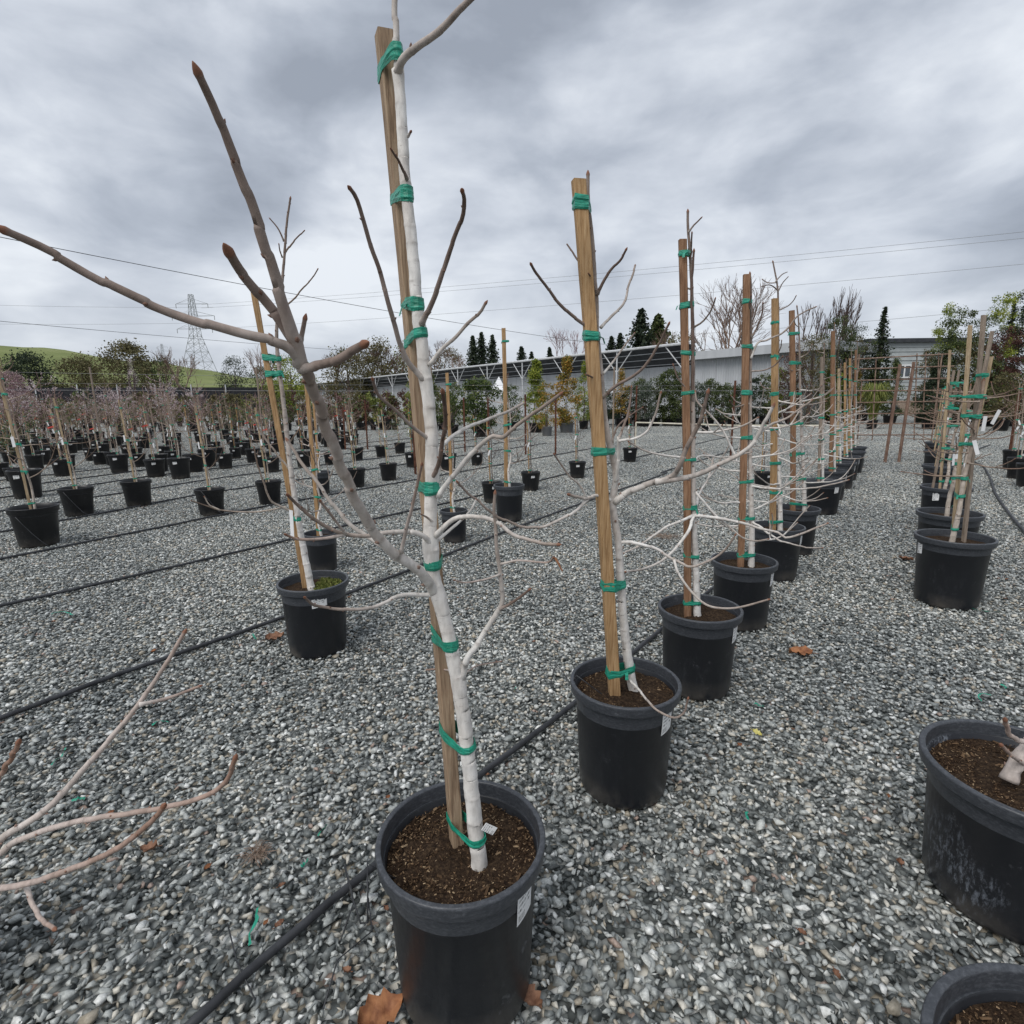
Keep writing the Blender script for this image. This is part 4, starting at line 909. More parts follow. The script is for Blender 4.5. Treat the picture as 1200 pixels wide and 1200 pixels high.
OWN = {('wht', 359): 'pale-stemmed tree on squared tan stake directly behind the pot with the crooked label', ('wht', 368): 'pale-stemmed tree on squared tan stake among the pale-caned field pots',
 ('wht', 516): 'pale-stemmed tree on squared tan stake hidden partly by the tall front trunk', ('wht', 577.5): 'pale-stemmed tree on the tallest squared tan stake between two dark-twigged pots',
 ('cane', 22): 'pale-caned bare tree in the largest field pot, drip tube down its side', ('cane', 76): 'pale-caned bare tree with drip tube, next pot after the largest field pot',
 ('cane', 147): 'pale-caned bare tree in smooth black pot without drip tube, second after the largest field pot', ('cane', 232): 'pale-caned bare tree with a white twig crossing before its pot', ('cane', 302): 'pale-caned bare tree just behind the leaning tan stake',
 ('cane', 406): 'pale-caned bare tree behind the thick forked brown limb', ('green', 9): 'leafy olive-green caned tree beside the largest field pots', ('green', 462): 'leafy olive-green caned tree beside the loose yellow-leaved shrub',
 ('brown', 564): 'dark-twigged bare tree close beside the tallest squared tan stake', ('brown', 610): 'dark-twigged bare tree in short pot before the yellow-green conifer', ('brown', 666): 'dark-twigged bare tree before the tall orange and green shrub', ('brown', 729): 'dark-twigged bare tree under the end of the cream pipe rail', ('brown', 883): 'dark-twigged bare tree behind the white-trunked row'}
for key, l, r_, by, sc in (
    ('cane', 22, 73, 642, None), ('cane', 76, 112.5, 606, None), ('cane', 147, 180, 594.5, None), ('cane', 232, 266, 605, None),
    ('grey', 17, 51, 585, None), ('pink', 64, 86, 559, None), ('pink', 110, 126, 545, None), ('grey', 125, 141, 546, None), ('grey', 130, 152, 555, None), ('pink', 172, 195, 560, None),
    ('grey', 200, 225, 562, None), ('brown', 217, 240, 554, None), ('grey', 256, 274, 550, None), ('brown', 270, 284, 538, None), ('grey', -4, 11, 559, None), ('green', 9, 25, 565, None),
    ('pink', 155, 172, 548, None), ('cane', 302, 332, 592, None), ('wht', 359, 400, 672, None), ('wht', 368, 386, 580, 1.0), ('cane', 406, 430, 572, None), ('cane', 445, 467, 564, None),
    ('cane', 411, 427, 540, None), ('cane', 440, 454, 536, None), ('green', 462, 476, 532, None), ('brown', 347, 367, 548, None), ('grey', 381, 393, 545, None), ('pink', 310, 329, 554, None),
    ('wht', 516, 550, 637, None), ('wht', 577.5, 616.7, 612.5, 1.2), ('brown', 564, 590, 590, None), ('brown', 610, 634, 576, None), ('brown', 666, 687, 561, None), ('brown', 551, 567, 546, None), ('brown', 521, 529, 552, 1.0), ('brown', 729, 747, 542, None),
    ('brown', 883, 903, 574, None), ('brown', 478, 490, 548, .9), ('brown', 820, 832, 506, .9),
    ('grey', 1174, 1197, 551, None), ('grey', 1179, 1204, 562, None), ('brown', 1190, 1220, 572, None)):
    x, y, Rr = potpx(l, r_, by); s = sc or max(.75, min(1.25, Rr / BASE_R[key]))
    lb = OWN.get((key, l)); place(key, x, y, s, None, lb)
# one leans with its stake beside the white-trunked front tree
u_ = Vector((math.sin(R(35.2)), math.cos(R(35.2)), 0)); v_ = Vector((u_.y, -u_.x, 0))
rg = random.Random(77); cnt = 0
kinds = ['pink', 'grey', 'bloss', 'grey', 'brown', 'pink', 'green', 'bloss']
for ri in range(0, 26):
    off = -12.6 - ri * 1.15
    for k in range(-6, 44):
        p = u_ * (6.5 + k * 1.05 + rg.uniform(-.12, .12) + (ri % 2) * .4) + v_ * (off + rg.uniform(-.1, .1))
        d = p - CAMP; dep = d.dot(fwd)
        if dep < 9 or p.y > 33: continue
        px = 600 + F_PX * d.dot(rgt) / dep; py = 600 - F_PX * d.dot(upv) / dep
        if px < -25 or px > 420 or py > 556 or py < 512: continue
        if px > 330 and py > 528: continue
        if any((p.x - a) ** 2 + (p.y - b) ** 2 < .4 for a, b in PLACED): continue
        if rg.random() < .10: continue
        if cnt >= 190: continue
        kk = rg.choice(kinds) if px < 260 else rg.choice(['grey', 'brown', 'green', 'pink'])
        place(kk, p.x, p.y, rg.uniform(.85, 1.08), rg.uniform(-.5, .5)); cnt += 1
print('field trees', cnt)

# ------------------------------------------------------------------ potted shrubs, grasses, trees behind
def crown(mb, rng, shape, w_, h_, z0, n, ls, clumps=26, asp=.45):
    """leaves gathered in clumps through the crown's volume; gaps stay between the clumps"""
    C = []
    while len(C) < clumps:
        a = rng.uniform(0, 6.28); t = rng.random(); 
        if shape == 'cone': rr = (1 - t) ** .8 * .9 + .08
        elif shape == 'bush': rr = (.72 + .9 * t * (1 - t)) if t < .6 else math.sqrt(max(.02, 1 - ((t - .6) / .42) ** 2)) * .93
        elif shape == 'column': rr = (math.sin(min(1, t * 1.15 + .12) * math.pi) ** .5) * .9
        else: rr = math.sqrt(max(.02, 1 - (2 * t - 1) ** 2))
        r = w_ / 2 * rr * math.sqrt(rng.uniform(.12, 1)) * rng.uniform(.85, 1.12)
        C.append((Vector((r * math.cos(a), r * math.sin(a), z0 + h_ * t)), w_ * rng.uniform(.045, .11), rng.uniform(-.22, .22)))
    for i in range(n):
        c, s, tn = rng.choice(C); q = Vector((rng.gauss(0, 1), rng.gauss(0, 1), rng.gauss(0, .8))); p = c + q * (s * min(1, 1.7 / max(.01, q.length)))
        leaf(mb, p, ls * rng.uniform(.6, 1.3), rng, .5, asp, rng.betavariate(2, 2.2) + tn)
def potted_shrub(px, by, ty, wpx, style, label, shape='round', n=1500, potw=None, potmat='pot_far', potname=True, name='potted_shrub', grp=None, seed=None, ls=None, leg=.0):
    g = G(px, by); dep = (g - CAMP).dot(fwd); h = (by - ty) * dep / F_PX * 1.01; wd = wpx * dep / F_PX; rng = random.Random(seed if seed is not None else int(px * 7 + by))
    t = empty(name, (g.x, g.y, 0), label, 'shrub', grp)
    Rr = (potw or wpx * .42) * dep / F_PX / 2; H = min(.45, max(.3, Rr * 1.7))
    pot(t, 'plain', Rr, H, potmat, 20)
    mb = MB(); z0 = H * .95 + leg
    for k in range(3): mb.tube([(rng.uniform(-.03, .03), rng.uniform(-.03, .03), H * .8), (rng.uniform(-.08, .08), rng.uniform(-.08, .08), z0 + h * .3), (rng.uniform(-.15, .15), rng.uniform(-.15, .15), h * .8)], [.018, .012, .005], 5, True, age=.6, ring=0., bud=0.)
    mb.build('stem', 'bark_dark', t)
    fb = MB(); crown(fb, rng, shape, wd, h - z0, z0, int(n * (2.2 if ty > 400 else 3.2)), ls or max(.04, wd * (.050 if ty > 400 else .036)), 80)
    tag(fb.build('foliage', 'fol_' + style, t), kind='stuff'); return t
SH = [
 (628, 507, 427, 34, 'yellowgreen', 'cone', 2600, 'upright bright yellow-green conifer shrub in black pot before the corrugated wall', 'pot_far'),
 (641, 511, 452, 26, 'orange', 'bush', 1300, 'rounded orange-tinged shrub in grey pot beside the bright yellow-green conifer', 'pot_grey'),
 (664, 507, 424, 36, 'orange', 'column', 2600, 'tall orange and green shrub in grey pot before the corrugated wall', 'pot_grey'),
 (684, 503, 428, 24, 'yellowgreen', 'column', 1800, 'yellow-green shrub next to the tall orange and green one', 'pot_far'),
 (727, 500, 436, 24, 'orange', 'column', 1600, 'narrow orange-tipped shrub behind the broad tan stake', 'pot_far'),
 (755, 500, 452, 26, 'bluegreen', 'bush', 1800, 'low blue-green shrub in black pot by the wall', 'pot_far'),
 (783, 499, 437, 34, 'olive', 'bush', 2600, 'big olive-green shrub by the corrugated wall', 'pot_far'),
 (845, 500, 452, 28, 'olive', 'bush', 1800, 'olive-green shrub near the dark rusty post', 'pot_far'),
 (868, 498, 448, 24, 'bluegreen', 'bush', 1500, 'greyish-green shrub beyond the rusty post', 'pot_far'),
 (895, 497, 440, 26, 'olive', 'bush', 1500, 'bushy green shrub behind the white-trunked row', 'pot_far'),
 (562, 512, 448, 46, 'magnolia', 'bush', 2600, 'broad-leaved evergreen with pale buds in pot beside the white tent', 'pot_far'),
 (508, 505, 440, 26, 'magnolia', 'column', 1600, 'leafy green evergreen behind the tall weathered stake', 'pot_far'),
 (487, 520, 428, 26, 'yellowgreen', 'column', 900, 'loose yellow-leaved shrub in black pot near the rusty posts', 'pot_far'),
 (972, 497, 432, 26, 'yellowgreen', 'bush', 1700, 'yellow-green shrub beyond the crowded pots', 'pot_far'),
 (950, 496, 440, 22, 'olive', 'bush', 1300, 'dull green shrub beyond the crowded pots', 'pot_far'),
 (924, 497, 430, 26, 'redbrown', 'bush', 1300, 'reddish-brown twiggy shrub behind the white-trunked row', 'pot_far'),
 (1000, 495, 436, 20, 'orange', 'column', 1200, 'rusty orange shrub left of the spiky grass', 'pot_far'),
 (1042, 497, 425, 30, 'olive', 'column', 1500, 'light green upright shrub behind the trellis panel', 'pot_far'),
 (1088, 503, 432, 34, 'dark', 'column', 2600, 'dark green column shrub behind the right side of the trellis', 'pot_far'),
 (1112, 498, 370, 46, 'olive', 'bush', 3200, 'tall loose olive tree-shrub behind the trellis panel', 'pot_far'),
 (1098, 496, 366, 34, 'yellowgreen', 'bush', 2200, 'tall yellowish shrub behind the trellis panel', 'pot_far'),
 (1140, 497, 378, 40, 'bluegreen', 'bush', 2600, 'pale grey-green tall shrub beside the red-leaved one', 'pot_far'),
 (1163, 500, 388, 38, 'redbrown', 'bush', 2800, 'dark red-leaved shrub at the yard end', 'pot_far'),
 (1160, 492, 350, 42, 'yellowgreen', 'bush', 2600, 'tall yellow-green tree-shrub behind the red-leaved one', 'pot_far'),
 (1196, 500, 342, 48, 'dark', 'bush', 3600, 'dark evergreen towering over the red-leaved shrub', 'pot_far'),
 (1172, 505, 440, 34, 'brownish', 'bush', 1500, 'low brownish shrub below the red-leaved one', 'pot_far'),
]
for i, (px, by, ty, wd, st, shp, n, lb, pm) in enumerate(SH): potted_shrub(px, by, ty, wd, st, lb, shp, n, min(18, wd * .5), pm, seed=200 + i)
rs3 = random.Random(91); GS = 'dense mixed shrub stock along the wall'
for px, by, ty, wd, st in [(736, 500, 456, 24, 'dark'), (747, 499, 447, 24, 'olive'), (768, 499, 445, 26, 'olive'), (795, 500, 450, 26, 'olive'), (806, 498, 456, 24, 'dark'), (818, 499, 450, 24, 'bluegreen'), (831, 499, 447, 24, 'olive'), (857, 498, 455, 22, 'olive'),
    (880, 497, 446, 24, 'dark'), (908, 497, 436, 26, 'yellowgreen'), (938, 495, 430, 26, 'olive'), (962, 495, 410, 28, 'olive'), (982, 494, 420, 26, 'dark'), (993, 494, 400, 26, 'brownish'), (1010, 494, 405, 26, 'olive'), (696, 501, 452, 24, 'olive'), (708, 500, 458, 20, 'dark'),
    (1078, 496, 415, 28, 'brownish'), (1100, 497, 420, 32, 'dark'), (1126, 499, 410, 34, 'brownish'), (1148, 500, 420, 34, 'olive'), (1184, 500, 400, 36, 'redbrown'), (1205, 503, 420, 40, 'olive'), (1222, 500, 360, 44, 'dark'), (600, 505, 455, 24, 'magnolia'), (532, 508, 452, 26, 'magnolia')]:
    potted_shrub(px, by + rs3.uniform(-.6, .6), ty, wd * 1.1, st, {'dark': 'dark green', 'olive': 'olive-green', 'bluegreen': 'grey-green', 'yellowgreen': 'yellow-green', 'brownish': 'brown-green', 'redbrown': 'reddish', 'magnolia': 'broad-leaved'}[st] + ' bushy shrub in the dense potted stock by the wall', 'bush', 1500, 12, 'pot_far', grp=GS + ', ' + st, seed=int(px))
def grass_pot(px, by, ty, wpx, label):
    g = G(px, by); dep = (g - CAMP).dot(fwd); h = (by - ty) * dep / F_PX; wd = wpx * dep / F_PX; rng = random.Random(5)
    t = empty('potted_grass', (g.x, g.y, 0), label, 'grass'); pot(t, 'plain', .24, .42, 'pot_far', 20); mb = MB()
    for i in range(420):
        a = rng.uniform(0, 6.28); l = rng.uniform(.5, 1) * wd / 2; z1 = rng.uniform(.5, 1) * h; p0 = Vector((rng.uniform(-.1, .1), rng.uniform(-.1, .1), .36)); d = Vector((math.cos(a), math.sin(a), 0))
        P = [p0, p0 + d * l * .3 + Vector((0, 0, z1 * .6)), p0 + d * l * .7 + Vector((0, 0, z1 * .8)), p0 + d * l + Vector((0, 0, z1 * .62))]; s = Vector((-d.y, d.x, 0)) * .012
        mb.add([P[0] - s, P[0] + s, P[1] - s, P[1] + s, P[2] - s * .7, P[2] + s * .7, P[3]], [(0, 1, 3, 2), (2, 3, 5, 4), (4, 5, 6)], tone=rng.random())
    tag(mb.build('blades', 'fol_grassy', t), kind='stuff')
grass_pot(1021, 503, 447, 46, 'spiky yellow-green grass in black pot behind the trellis panel')

def place_xyz(px, Y): return PY(px, 470, Y)
def big_tree(name, px, Y, topy, wpx, style, label, shape='round', n=3500, z0f=.18, grp=None, ls=None, trunk=True, base=None):
    q = PY(px, topy, Y); h = q.z; wd = wpx * Y / F_PX; rng = random.Random(int(px * 13 + Y))
    t = empty(name, (q.x, q.y, -.05), label, 'tree', grp); mb = MB()
    mb.tube([(0, 0, 0), (.05, 0, h * .4), (.1, .05, h * .8)], [wd * .035 + .05, wd * .025 + .03, .03], 7, True, age=.5, ring=0., bud=0.)
    for k in range(7):
        a = rng.uniform(0, 6.28); z = h * rng.uniform(.25, .6); mb.tube([(0, 0, z), (math.cos(a) * wd * .2, math.sin(a) * wd * .2, z + h * .14), (math.cos(a) * wd * .36, math.sin(a) * wd * .36, z + h * .26)], [.06, .04, .02], 5, True, age=.5, ring=0., bud=0.)
    mb.build('trunk', 'bark_dark', t); fb = MB(); crown(fb, rng, shape, wd, h * (1 - z0f), h * z0f, int(n * 3.4), ls or wd * .030, 150)
    tag(fb.build('crown', 'fol_' + style, t), kind='stuff'); return t
def conifer(px, Y, topy, wpx, label, grp='dark conifers beyond the sheds', style='conifer'):
    q = PY(px, topy, Y); h = q.z; wd = wpx * Y / F_PX; rng = random.Random(int(px * 3 + topy))
    t = empty('conifer_tree', (q.x, q.y, -.05), label, 'tree', grp); mb = MB(); mb.tube([(0, 0, 0), (0, 0, h * .97)], [wd * .05, .03], 6, True, age=.7, ring=0., bud=0.); mb.build('trunk', 'bark_dark', t)
    fb = MB(); z = h * .12
    while z < h * .985:
        k = 1 - z / h; rl_ = wd / 2 * k * rng.uniform(.7, 1.2) + wd * .02
        for i in range(9):
            a = rng.uniform(0, 6.28); l = rl_ * rng.uniform(.6, 1.1); d = Vector((math.cos(a), math.sin(a), 0))
            for j in range(9):
                f = (j + 1) / 9; p = d * l * f + Vector((0, 0, z + l * (.10 * f - .32 * f * f))) + Vector((rng.gauss(0, .06), rng.gauss(0, .06), rng.gauss(0, .06))) * wd * .2 * (.3 + k)
                leaf(fb, p, wd * .05 * (.5 + k) * rng.uniform(.6, 1.2), rng, 1.2, .5)
        z += h * .024 * (.4 + k)
    tag(fb.build('crown', 'fol_' + style, t), kind='stuff'); return t
def bare_tree(px, Y, topy, label, seed, grp='bare trees beyond the sheds', mat='bark_field', lv=6, spread=.5, basez=0):
    q = PY(px, topy, Y); h = q.z - basez; rng = random.Random(seed); t = empty('bare_tree', (q.x, q.y, basez - .05), label, 'tree', grp)
    tb, cb = MB(), MB(); kk = h / 3.55
    def grow(p, d, l, r, lev):
        e = p + d * l; mid = p + d * l * .5 + Vector((rng.gauss(0, .05), rng.gauss(0, .05), 0)) * l
        (tb if lev >= lv - 1 else cb).tube([p, mid, e], [r, r * .85, r * .7], 4 if lev < lv - 1 else 6, False, age=.55 + .3 * (lv - lev) / lv, ring=0., bud=0.)
        if lev == 0: return
        for i in range(rng.choice((2, 3, 3)) if lev > 1 else 3):
            x = d.orthogonal().normalized(); x.rotate(Matrix.Rotation(rng.uniform(0, 6.28), 3, d)); nd = (d + x * rng.uniform(.25, 1.0) * spread * 1.3 + Vector((0, 0, .12))).normalized(); grow(e if i else p.lerp(e, rng.uniform(.6, 1)), nd, l * rng.uniform(.62, .88), max(.009 * Y / 40, r * .62), lev - 1)
    grow(Vector((0, 0, 0)), Vector((0, 0, 1)), kk, h * .016, lv)
    tb.build('trunk', mat, t); cb.build('crown', mat, t); return t

# ------------------------------------------------------------------ sheds, house, tent, fence
def shed():
    A = Vector((17.2, 30.2, 0)); D = Vector((-.568, .823, 0)).normalized(); Nn = Vector((D.y, -D.x, 0))   # Nn points away from the yard
    if Nn.y < 0: Nn = -Nn
    L = 122.0; zt, zb = 5.0, 3.75
    t = empty('shade_shed', A, 'long open-fronted shed with dark sloping roof and grey corrugated wall', 'shed')
    rz = math.atan2(D.y, D.x)
    # corrugated sheets, one object for each sheet
    sw = 2.0; mb = MB(); n = 20; V = []
    for j, z in enumerate((0, zb)):
        for i in range(n + 1):
            x = sw * i / n; y = .03 if (i % 2) else -.03; V.append((x, y, z))
    mb.add(V, [(i, i + 1, i + n + 2, i + n + 1) for i in range(n)])
    me = mb.data('wall_panel', 'corr')
    for k in range(int(L / sw)):
        if k * sw < 8: continue
        o = put('wall_panel', me, t); o.location = D * (k * sw) + Nn * (1.9 + .012 * (k % 2)); o.rotation_euler = (0, 0, rz)
    def quad(name, mat, a, b, c, d, th, par=t):
        m = MB(); nrm = (b - a).cross(d - a).normalized() * th; P = [a, b, c, d]; m.add(P + [p + nrm for p in P], [(3, 2, 1, 0), (4, 5, 6, 7), (0, 1, 5, 4), (1, 2, 6, 5), (2, 3, 7, 6), (3, 0, 4, 7)]); return m.build(name, mat, par)
    rf = quad('roof', 'roof_dark', D * 9.5 + Vector((0, 0, zt)), D * L + Vector((0, 0, zt)), D * L + Nn * 2.2 + Vector((0, 0, zb - .05)), D * 9.5 + Nn * 2.2 + Vector((0, 0, zb - .05)), .06)
    m = MB(); m.tube([D * 9.5 + Vector((0, 0, zt + .03)) - Nn * .05, D * L + Vector((0, 0, zt + .03)) - Nn * .05], .09, 6); m.build('fascia', 'steel_white', rf)
    for k in range(3):
        f = (k + .7) / 3.4; m = MB(); z = zt + (zb - zt) * f - .12; m.tube([D * 9.5 + Nn * 2.2 * f + Vector((0, 0, z)), D * L + Nn * 2.2 * f + Vector((0, 0, z))], .035, 4); m.build('purlin', 'corr', rf)
    # closed near bay: pale sheets up to a pale roof edge
    mb = MB(); V = []
    for z in (0, zt - .75):
        for i in range(n + 1): V.append((sw * i / n, .03 if (i % 2) else -.03, z))
    mb.add(V, [(i, i + 1, i + n + 2, i + n + 1) for i in range(n)]); me2 = mb.data('wall_panel', 'corr_pale')
    for k in range(5):
        o = put('wall_panel', me2, t); o.location = D * (k * 1.75 + .8) + Nn * (.55 + .012 * (k % 2)); o.rotation_euler = (0, 0, rz); o.scale = (.875, 1, 1)
    quad('near_roof', 'corr_pale', D * .6 + Vector((0, 0, zt - .55)), D * 9.45 + Vector((0, 0, zt - .55)), D * 9.45 + Nn * 7 + Vector((0, 0, zt - .55)), D * .6 + Nn * 7 + Vector((0, 0, zt - .55)), .5)
    pm = MB(); pm.tube([(0, 0, 0), (0, 0, zt)], .06, 6); pme = pm.data('post', 'steel_white')
    bm_ = MB(); bm_.tube([(0, 0, 3.4), (1.5, 0, zt - .06)], .04, 5); bm_.tube([(0, 0, 3.4), (-1.5, 0, zt - .06)], .04, 5); bme = bm_.data('brace', 'steel_white')
    for k in range(18):
        p = put('post', pme, t); p.location = D * (10.0 + k * 6.1); p.rotation_euler = (0, 0, rz); put('brace', bme, p)
shed()
def house():
    q = PY(1050, 470, 46); t = empty('site_house', (q.x, q.y, 0), 'pale grey house with horizontal boards and small white window behind the trellis', 'house'); W, Dp, Hh = 7.0, 6.0, 5.6
    x0 = PY(1012, 470, 46).x - q.x; W = PY(1128, 470, 46).x - q.x - x0
    m = MB(); m.box((x0 + W / 2, Dp / 2, Hh / 2), (W, Dp, Hh)); wl = m.build('wall', 'siding', t)
    bm_ = MB(); bm_.box((0, 0, 0), (W + .02, .05, .30)); 
    for k in range(16):
        m = MB(); z = .2 + k * .335; V = [(x0, -.07, z), (x0 + W, -.07, z), (x0 + W, -.012, z + .33), (x0, -.012, z + .33), (x0, -.004, z), (x0 + W, -.004, z)]
        m.add(V, [(0, 1, 2, 3), (4, 5, 1, 0)]); m.build('board', 'siding', wl)
    m = MB(); m.box((x0 + W / 2, Dp / 2, Hh + .14), (W + .7, Dp + .7, .30)); m.build('roof', 'roof_dark', t)
    a = PY(1054, 428, 45.8); b = PY(1067, 442, 45.8); cx = (a.x + b.x) / 2 - q.x; cz = (a.z + b.z) / 2; ww = b.x - a.x; wh = a.z - b.z
    wd = empty('tmp', (0, 0, 0), 'x', 'x'); bpy.data.objects.remove(wd)
    m = MB()
    for sx in (-1, 0, 1): m.box((cx + sx * ww / 2, -.11, cz), (.10, .10, wh + .1))
    for sz in (-1, 1): m.box((cx, -.112, cz + sz * wh / 2), (ww + .1, .10, .10))
    w_ = m.build('window', 'trim', t); m = MB(); m.box((cx, -.10, cz), (ww - .02, .04, wh - .02)); m.build('pane', 'glass', w_)
    for k in range(6): m = MB(); m.box((cx + .4, -1.9 + k * .3, .09 + k * .18), (2.2, .32, .18 + .002 * k)); m.build('step', 'old_wood', t)
house()
def tent():
    q = PY(585, 470, 50); t = empty('canopy_tent', (q.x, q.y, 0), 'white peaked canopy tent under the shed roof', 'tent'); m = MB(); s = .95
    V = [(-s, -s, 2.25), (s, -s, 2.25), (s, s, 2.25), (-s, s, 2.25), (0, 0, 3.55), (-s, -s, 1.95), (s, -s, 1.95), (s, s, 1.95), (-s, s, 1.95), (-.42, -.42, 2.75), (.42, -.42, 2.75), (.42, .42, 2.75), (-.42, .42, 2.75)]
    m.add(V, [(0, 1, 10, 9), (1, 2, 11, 10), (2, 3, 12, 11), (3, 0, 9, 12), (9, 10, 4), (10, 11, 4), (11, 12, 4), (12, 9, 4), (5, 6, 1, 0), (6, 7, 2, 1), (7, 8, 3, 2), (8, 5, 0, 3)]); m.build('canopy', 'tent', t)
    for x, y in ((-s, -s), (s, -s), (s, s), (-s, s)): m = MB(); m.tube([(x * .98, y * .98, 0), (x * .98, y * .98, 2.2)], .03, 6); m.build('leg', 'steel_white', t)
tent()
def cart():
    q = PY(714, 470, 33.5); t = empty('utility_cart', (q.x, q.y, 0), 'small utility cart with pale rounded roof parked by the wall', 'cart'); m = MB()
    m.lathe([(0, 2.02), (.35, 2.0), (.55, 1.92), (.6, 1.82), (.55, 1.80), (0, 1.80)], 16); m.build('roof', 'steel_white', t, True)
    for x in (-.42, .42):
        for y in (-.4, .4): m = MB(); m.tube([(x, y, .9), (x, y, 1.84)], .025, 5); m.build('roof_post', 'cable', t)
    m = MB(); m.box((0, 0, .62), (1.1, 1.5, .55), 0, .92); m.build('body', 'fol_dark', t)
    for x in (-.55, .55):
        for y in (-.5, .5): m = MB(); m.tube([(x - .08, y, .26), (x + .08, y, .26)], .26, 14); m.build('wheel', 'hose', t)
cart()
def shade_fence():
    a = PY(-120, 470, 62); b = PY(345, 470, 80); a.z = b.z = 0; t = empty('shade_fence', a, 'long black shade-cloth fence behind the field of bare trees', 'fence'); d = b - a; L = d.length; rz = math.atan2(d.y, d.x); t.rotation_euler = (0, 0, rz)
    m = MB(); m.box((2, 0, 1.85), (4.0, .05, 3.6)); me = m.data('cloth_panel', 'shade'); m = MB(); m.tube([(0, 0, 0), (0, 0, 4.0)], .07, 6); mp = m.data('post', 'steel_white')
    for k in range(int(L / 4)):
        o = put('cloth_panel', me, t); o.location = (k * 4, 0, 0); o = put('post', mp, t); o.location = (k * 4, -.1, 0)
shade_fence()

# ------------------------------------------------------------------ trees and hedges far behind
HB = 'hedge trees below the hill'
for px, Y, ty, wd, st, n, lb in ((28, 78, 416, 62, 'dark', 2600, 'dark rounded bush below the green hill'), (92, 80, 422, 60, 'brownish', 2400, 'brown-green bush beside the dark rounded bush'),
    (145, 78, 405, 64, 'brownish', 3200, 'tallest brown-green tree of the hedge below the hill'), (188, 84, 424, 50, 'olive', 1600, 'low olive bush at the hedge end'), (272, 80, 419, 36, 'dark', 2000, 'dark compact tree below the pylon'),
    (338, 76, 420, 54, 'yellowgreen', 2200, 'bright green rounded tree behind the thick forked limb'), (306, 88, 430, 40, 'olive', 1400, 'small olive bush between dark compact and bright green trees'),
    (405, 88, 412, 60, 'brownish', 2000, 'thin grey-brown bush behind the field'), (445, 92, 402, 66, 'brownish', 2000, 'tall thin grey-brown tree behind the field'), (482, 95, 405, 54, 'yellowgreen', 1300, 'yellow-green budding tree left of the tall stake'), (525, 98, 410, 50, 'brownish', 1500, 'grey-brown thicket left of the conifers'),
    (800, 80, 390, 50, 'brownish', 1000, 'pale budding tree behind the shed roof'), (985, 31, 372, 44, 'olive', 2600, 'green rounded tree behind the crowded row'), (1008, 33, 380, 34, 'dark', 2200, 'dark tree left of the grey house'), (955, 30, 392, 44, 'brownish', 2000, 'brown thicket behind the crowded row'), (932, 31, 402, 36, 'redbrown', 1400, 'reddish thicket behind the crowded row')):
    big_tree('tree' if ty < 410 else 'bush', px, Y, ty, wd, st, lb, 'round', n, .05, HB)
big_tree('blossom_bush', 8, 24, 436, 46, 'pinkish', 'pink blossoming bush at the field edge', 'round', 2200, .22, None)
big_tree('blossom_bush', 152, 40, 420, 16, 'blossom', 'slender tree white with blossom behind the field', 'column', 500, .35, None)
GC = 'dark conifers beyond the sheds'
for px, Y, ty, wd, lb, st in ((554, 100, 392, 58, 'slim dark conifer, left of the three beyond the shed roof', 'conifer'), (564, 104, 388, 58, 'slim dark conifer, middle of the three beyond the shed roof', 'conifer'), (577, 100, 391, 54, 'slim dark conifer, right of the three beyond the shed roof', 'conifer'),
    (611, 120, 405, 54, 'small dark conifer over the shed roof', 'conifer'), (623, 120, 411, 43, 'small dark conifer over the shed roof', 'conifer'), (644, 125, 406, 48, 'small dark conifer over the shed roof', 'conifer'),
    (717, 100, 393, 61, 'small dark conifer beside the largest conifer', 'conifer'), (727, 100, 389, 61, 'small dark conifer beside the largest conifer', 'conifer'), (752, 92, 360, 92, 'largest dark conifer beyond the shed roof', 'conifer'), (772, 95, 367, 109, 'yellowish thinner conifer beside the largest one', 'olive')):
    conifer(px, Y, ty, wd, lb, GC, st)
conifer(1038, 34, 357, 58, 'narrow dark evergreen standing in front of the grey house', None, 'dark'); conifer(1190, 60, 350, 44, 'dark conifer tip over the right-hand shrubs', None, 'dark')
for px, Y, ty, sd_, lv, mt in ((862, 46, 325, 31, 6, 'bark_field'), (840, 50, 350, 32, 5, 'bark_field'), (890, 50, 345, 33, 6, 'bark_field'), (660, 80, 378, 34, 6, 'bark_pink'), (790, 85, 372, 35, 5, 'bark_field'), (390, 90, 405, 36, 6, 'bark_field'), (430, 95, 396, 37, 6, 'bark_field'), (460, 90, 400, 38, 6, 'bark_field'), (518, 95, 402, 39, 6, 'bark_field'),
    (540, 92, 398, 46, 5, 'bark_field'), (300, 70, 398, 47, 5, 'bark_field'), (210, 75, 400, 48, 5, 'bark_field'), (196, 85, 404, 49, 5, 'bark_field')):
    bare_tree(px, Y, ty, 'leafless fine-twigged tree rising behind the sheds and hedges', sd_, 'bare trees behind the yard', mt, lv)
for px, Y, ty, sd_ in ((958, 36, 345, 41), (978, 38, 350, 42), (997, 36, 362, 43), (1006, 40, 348, 44), (945, 38, 372, 45)):
    bare_tree(px, Y, ty, 'narrow leafless sapling rising behind the crowded row', sd_, 'narrow leafless saplings', 'bark_dark', 5, .22)
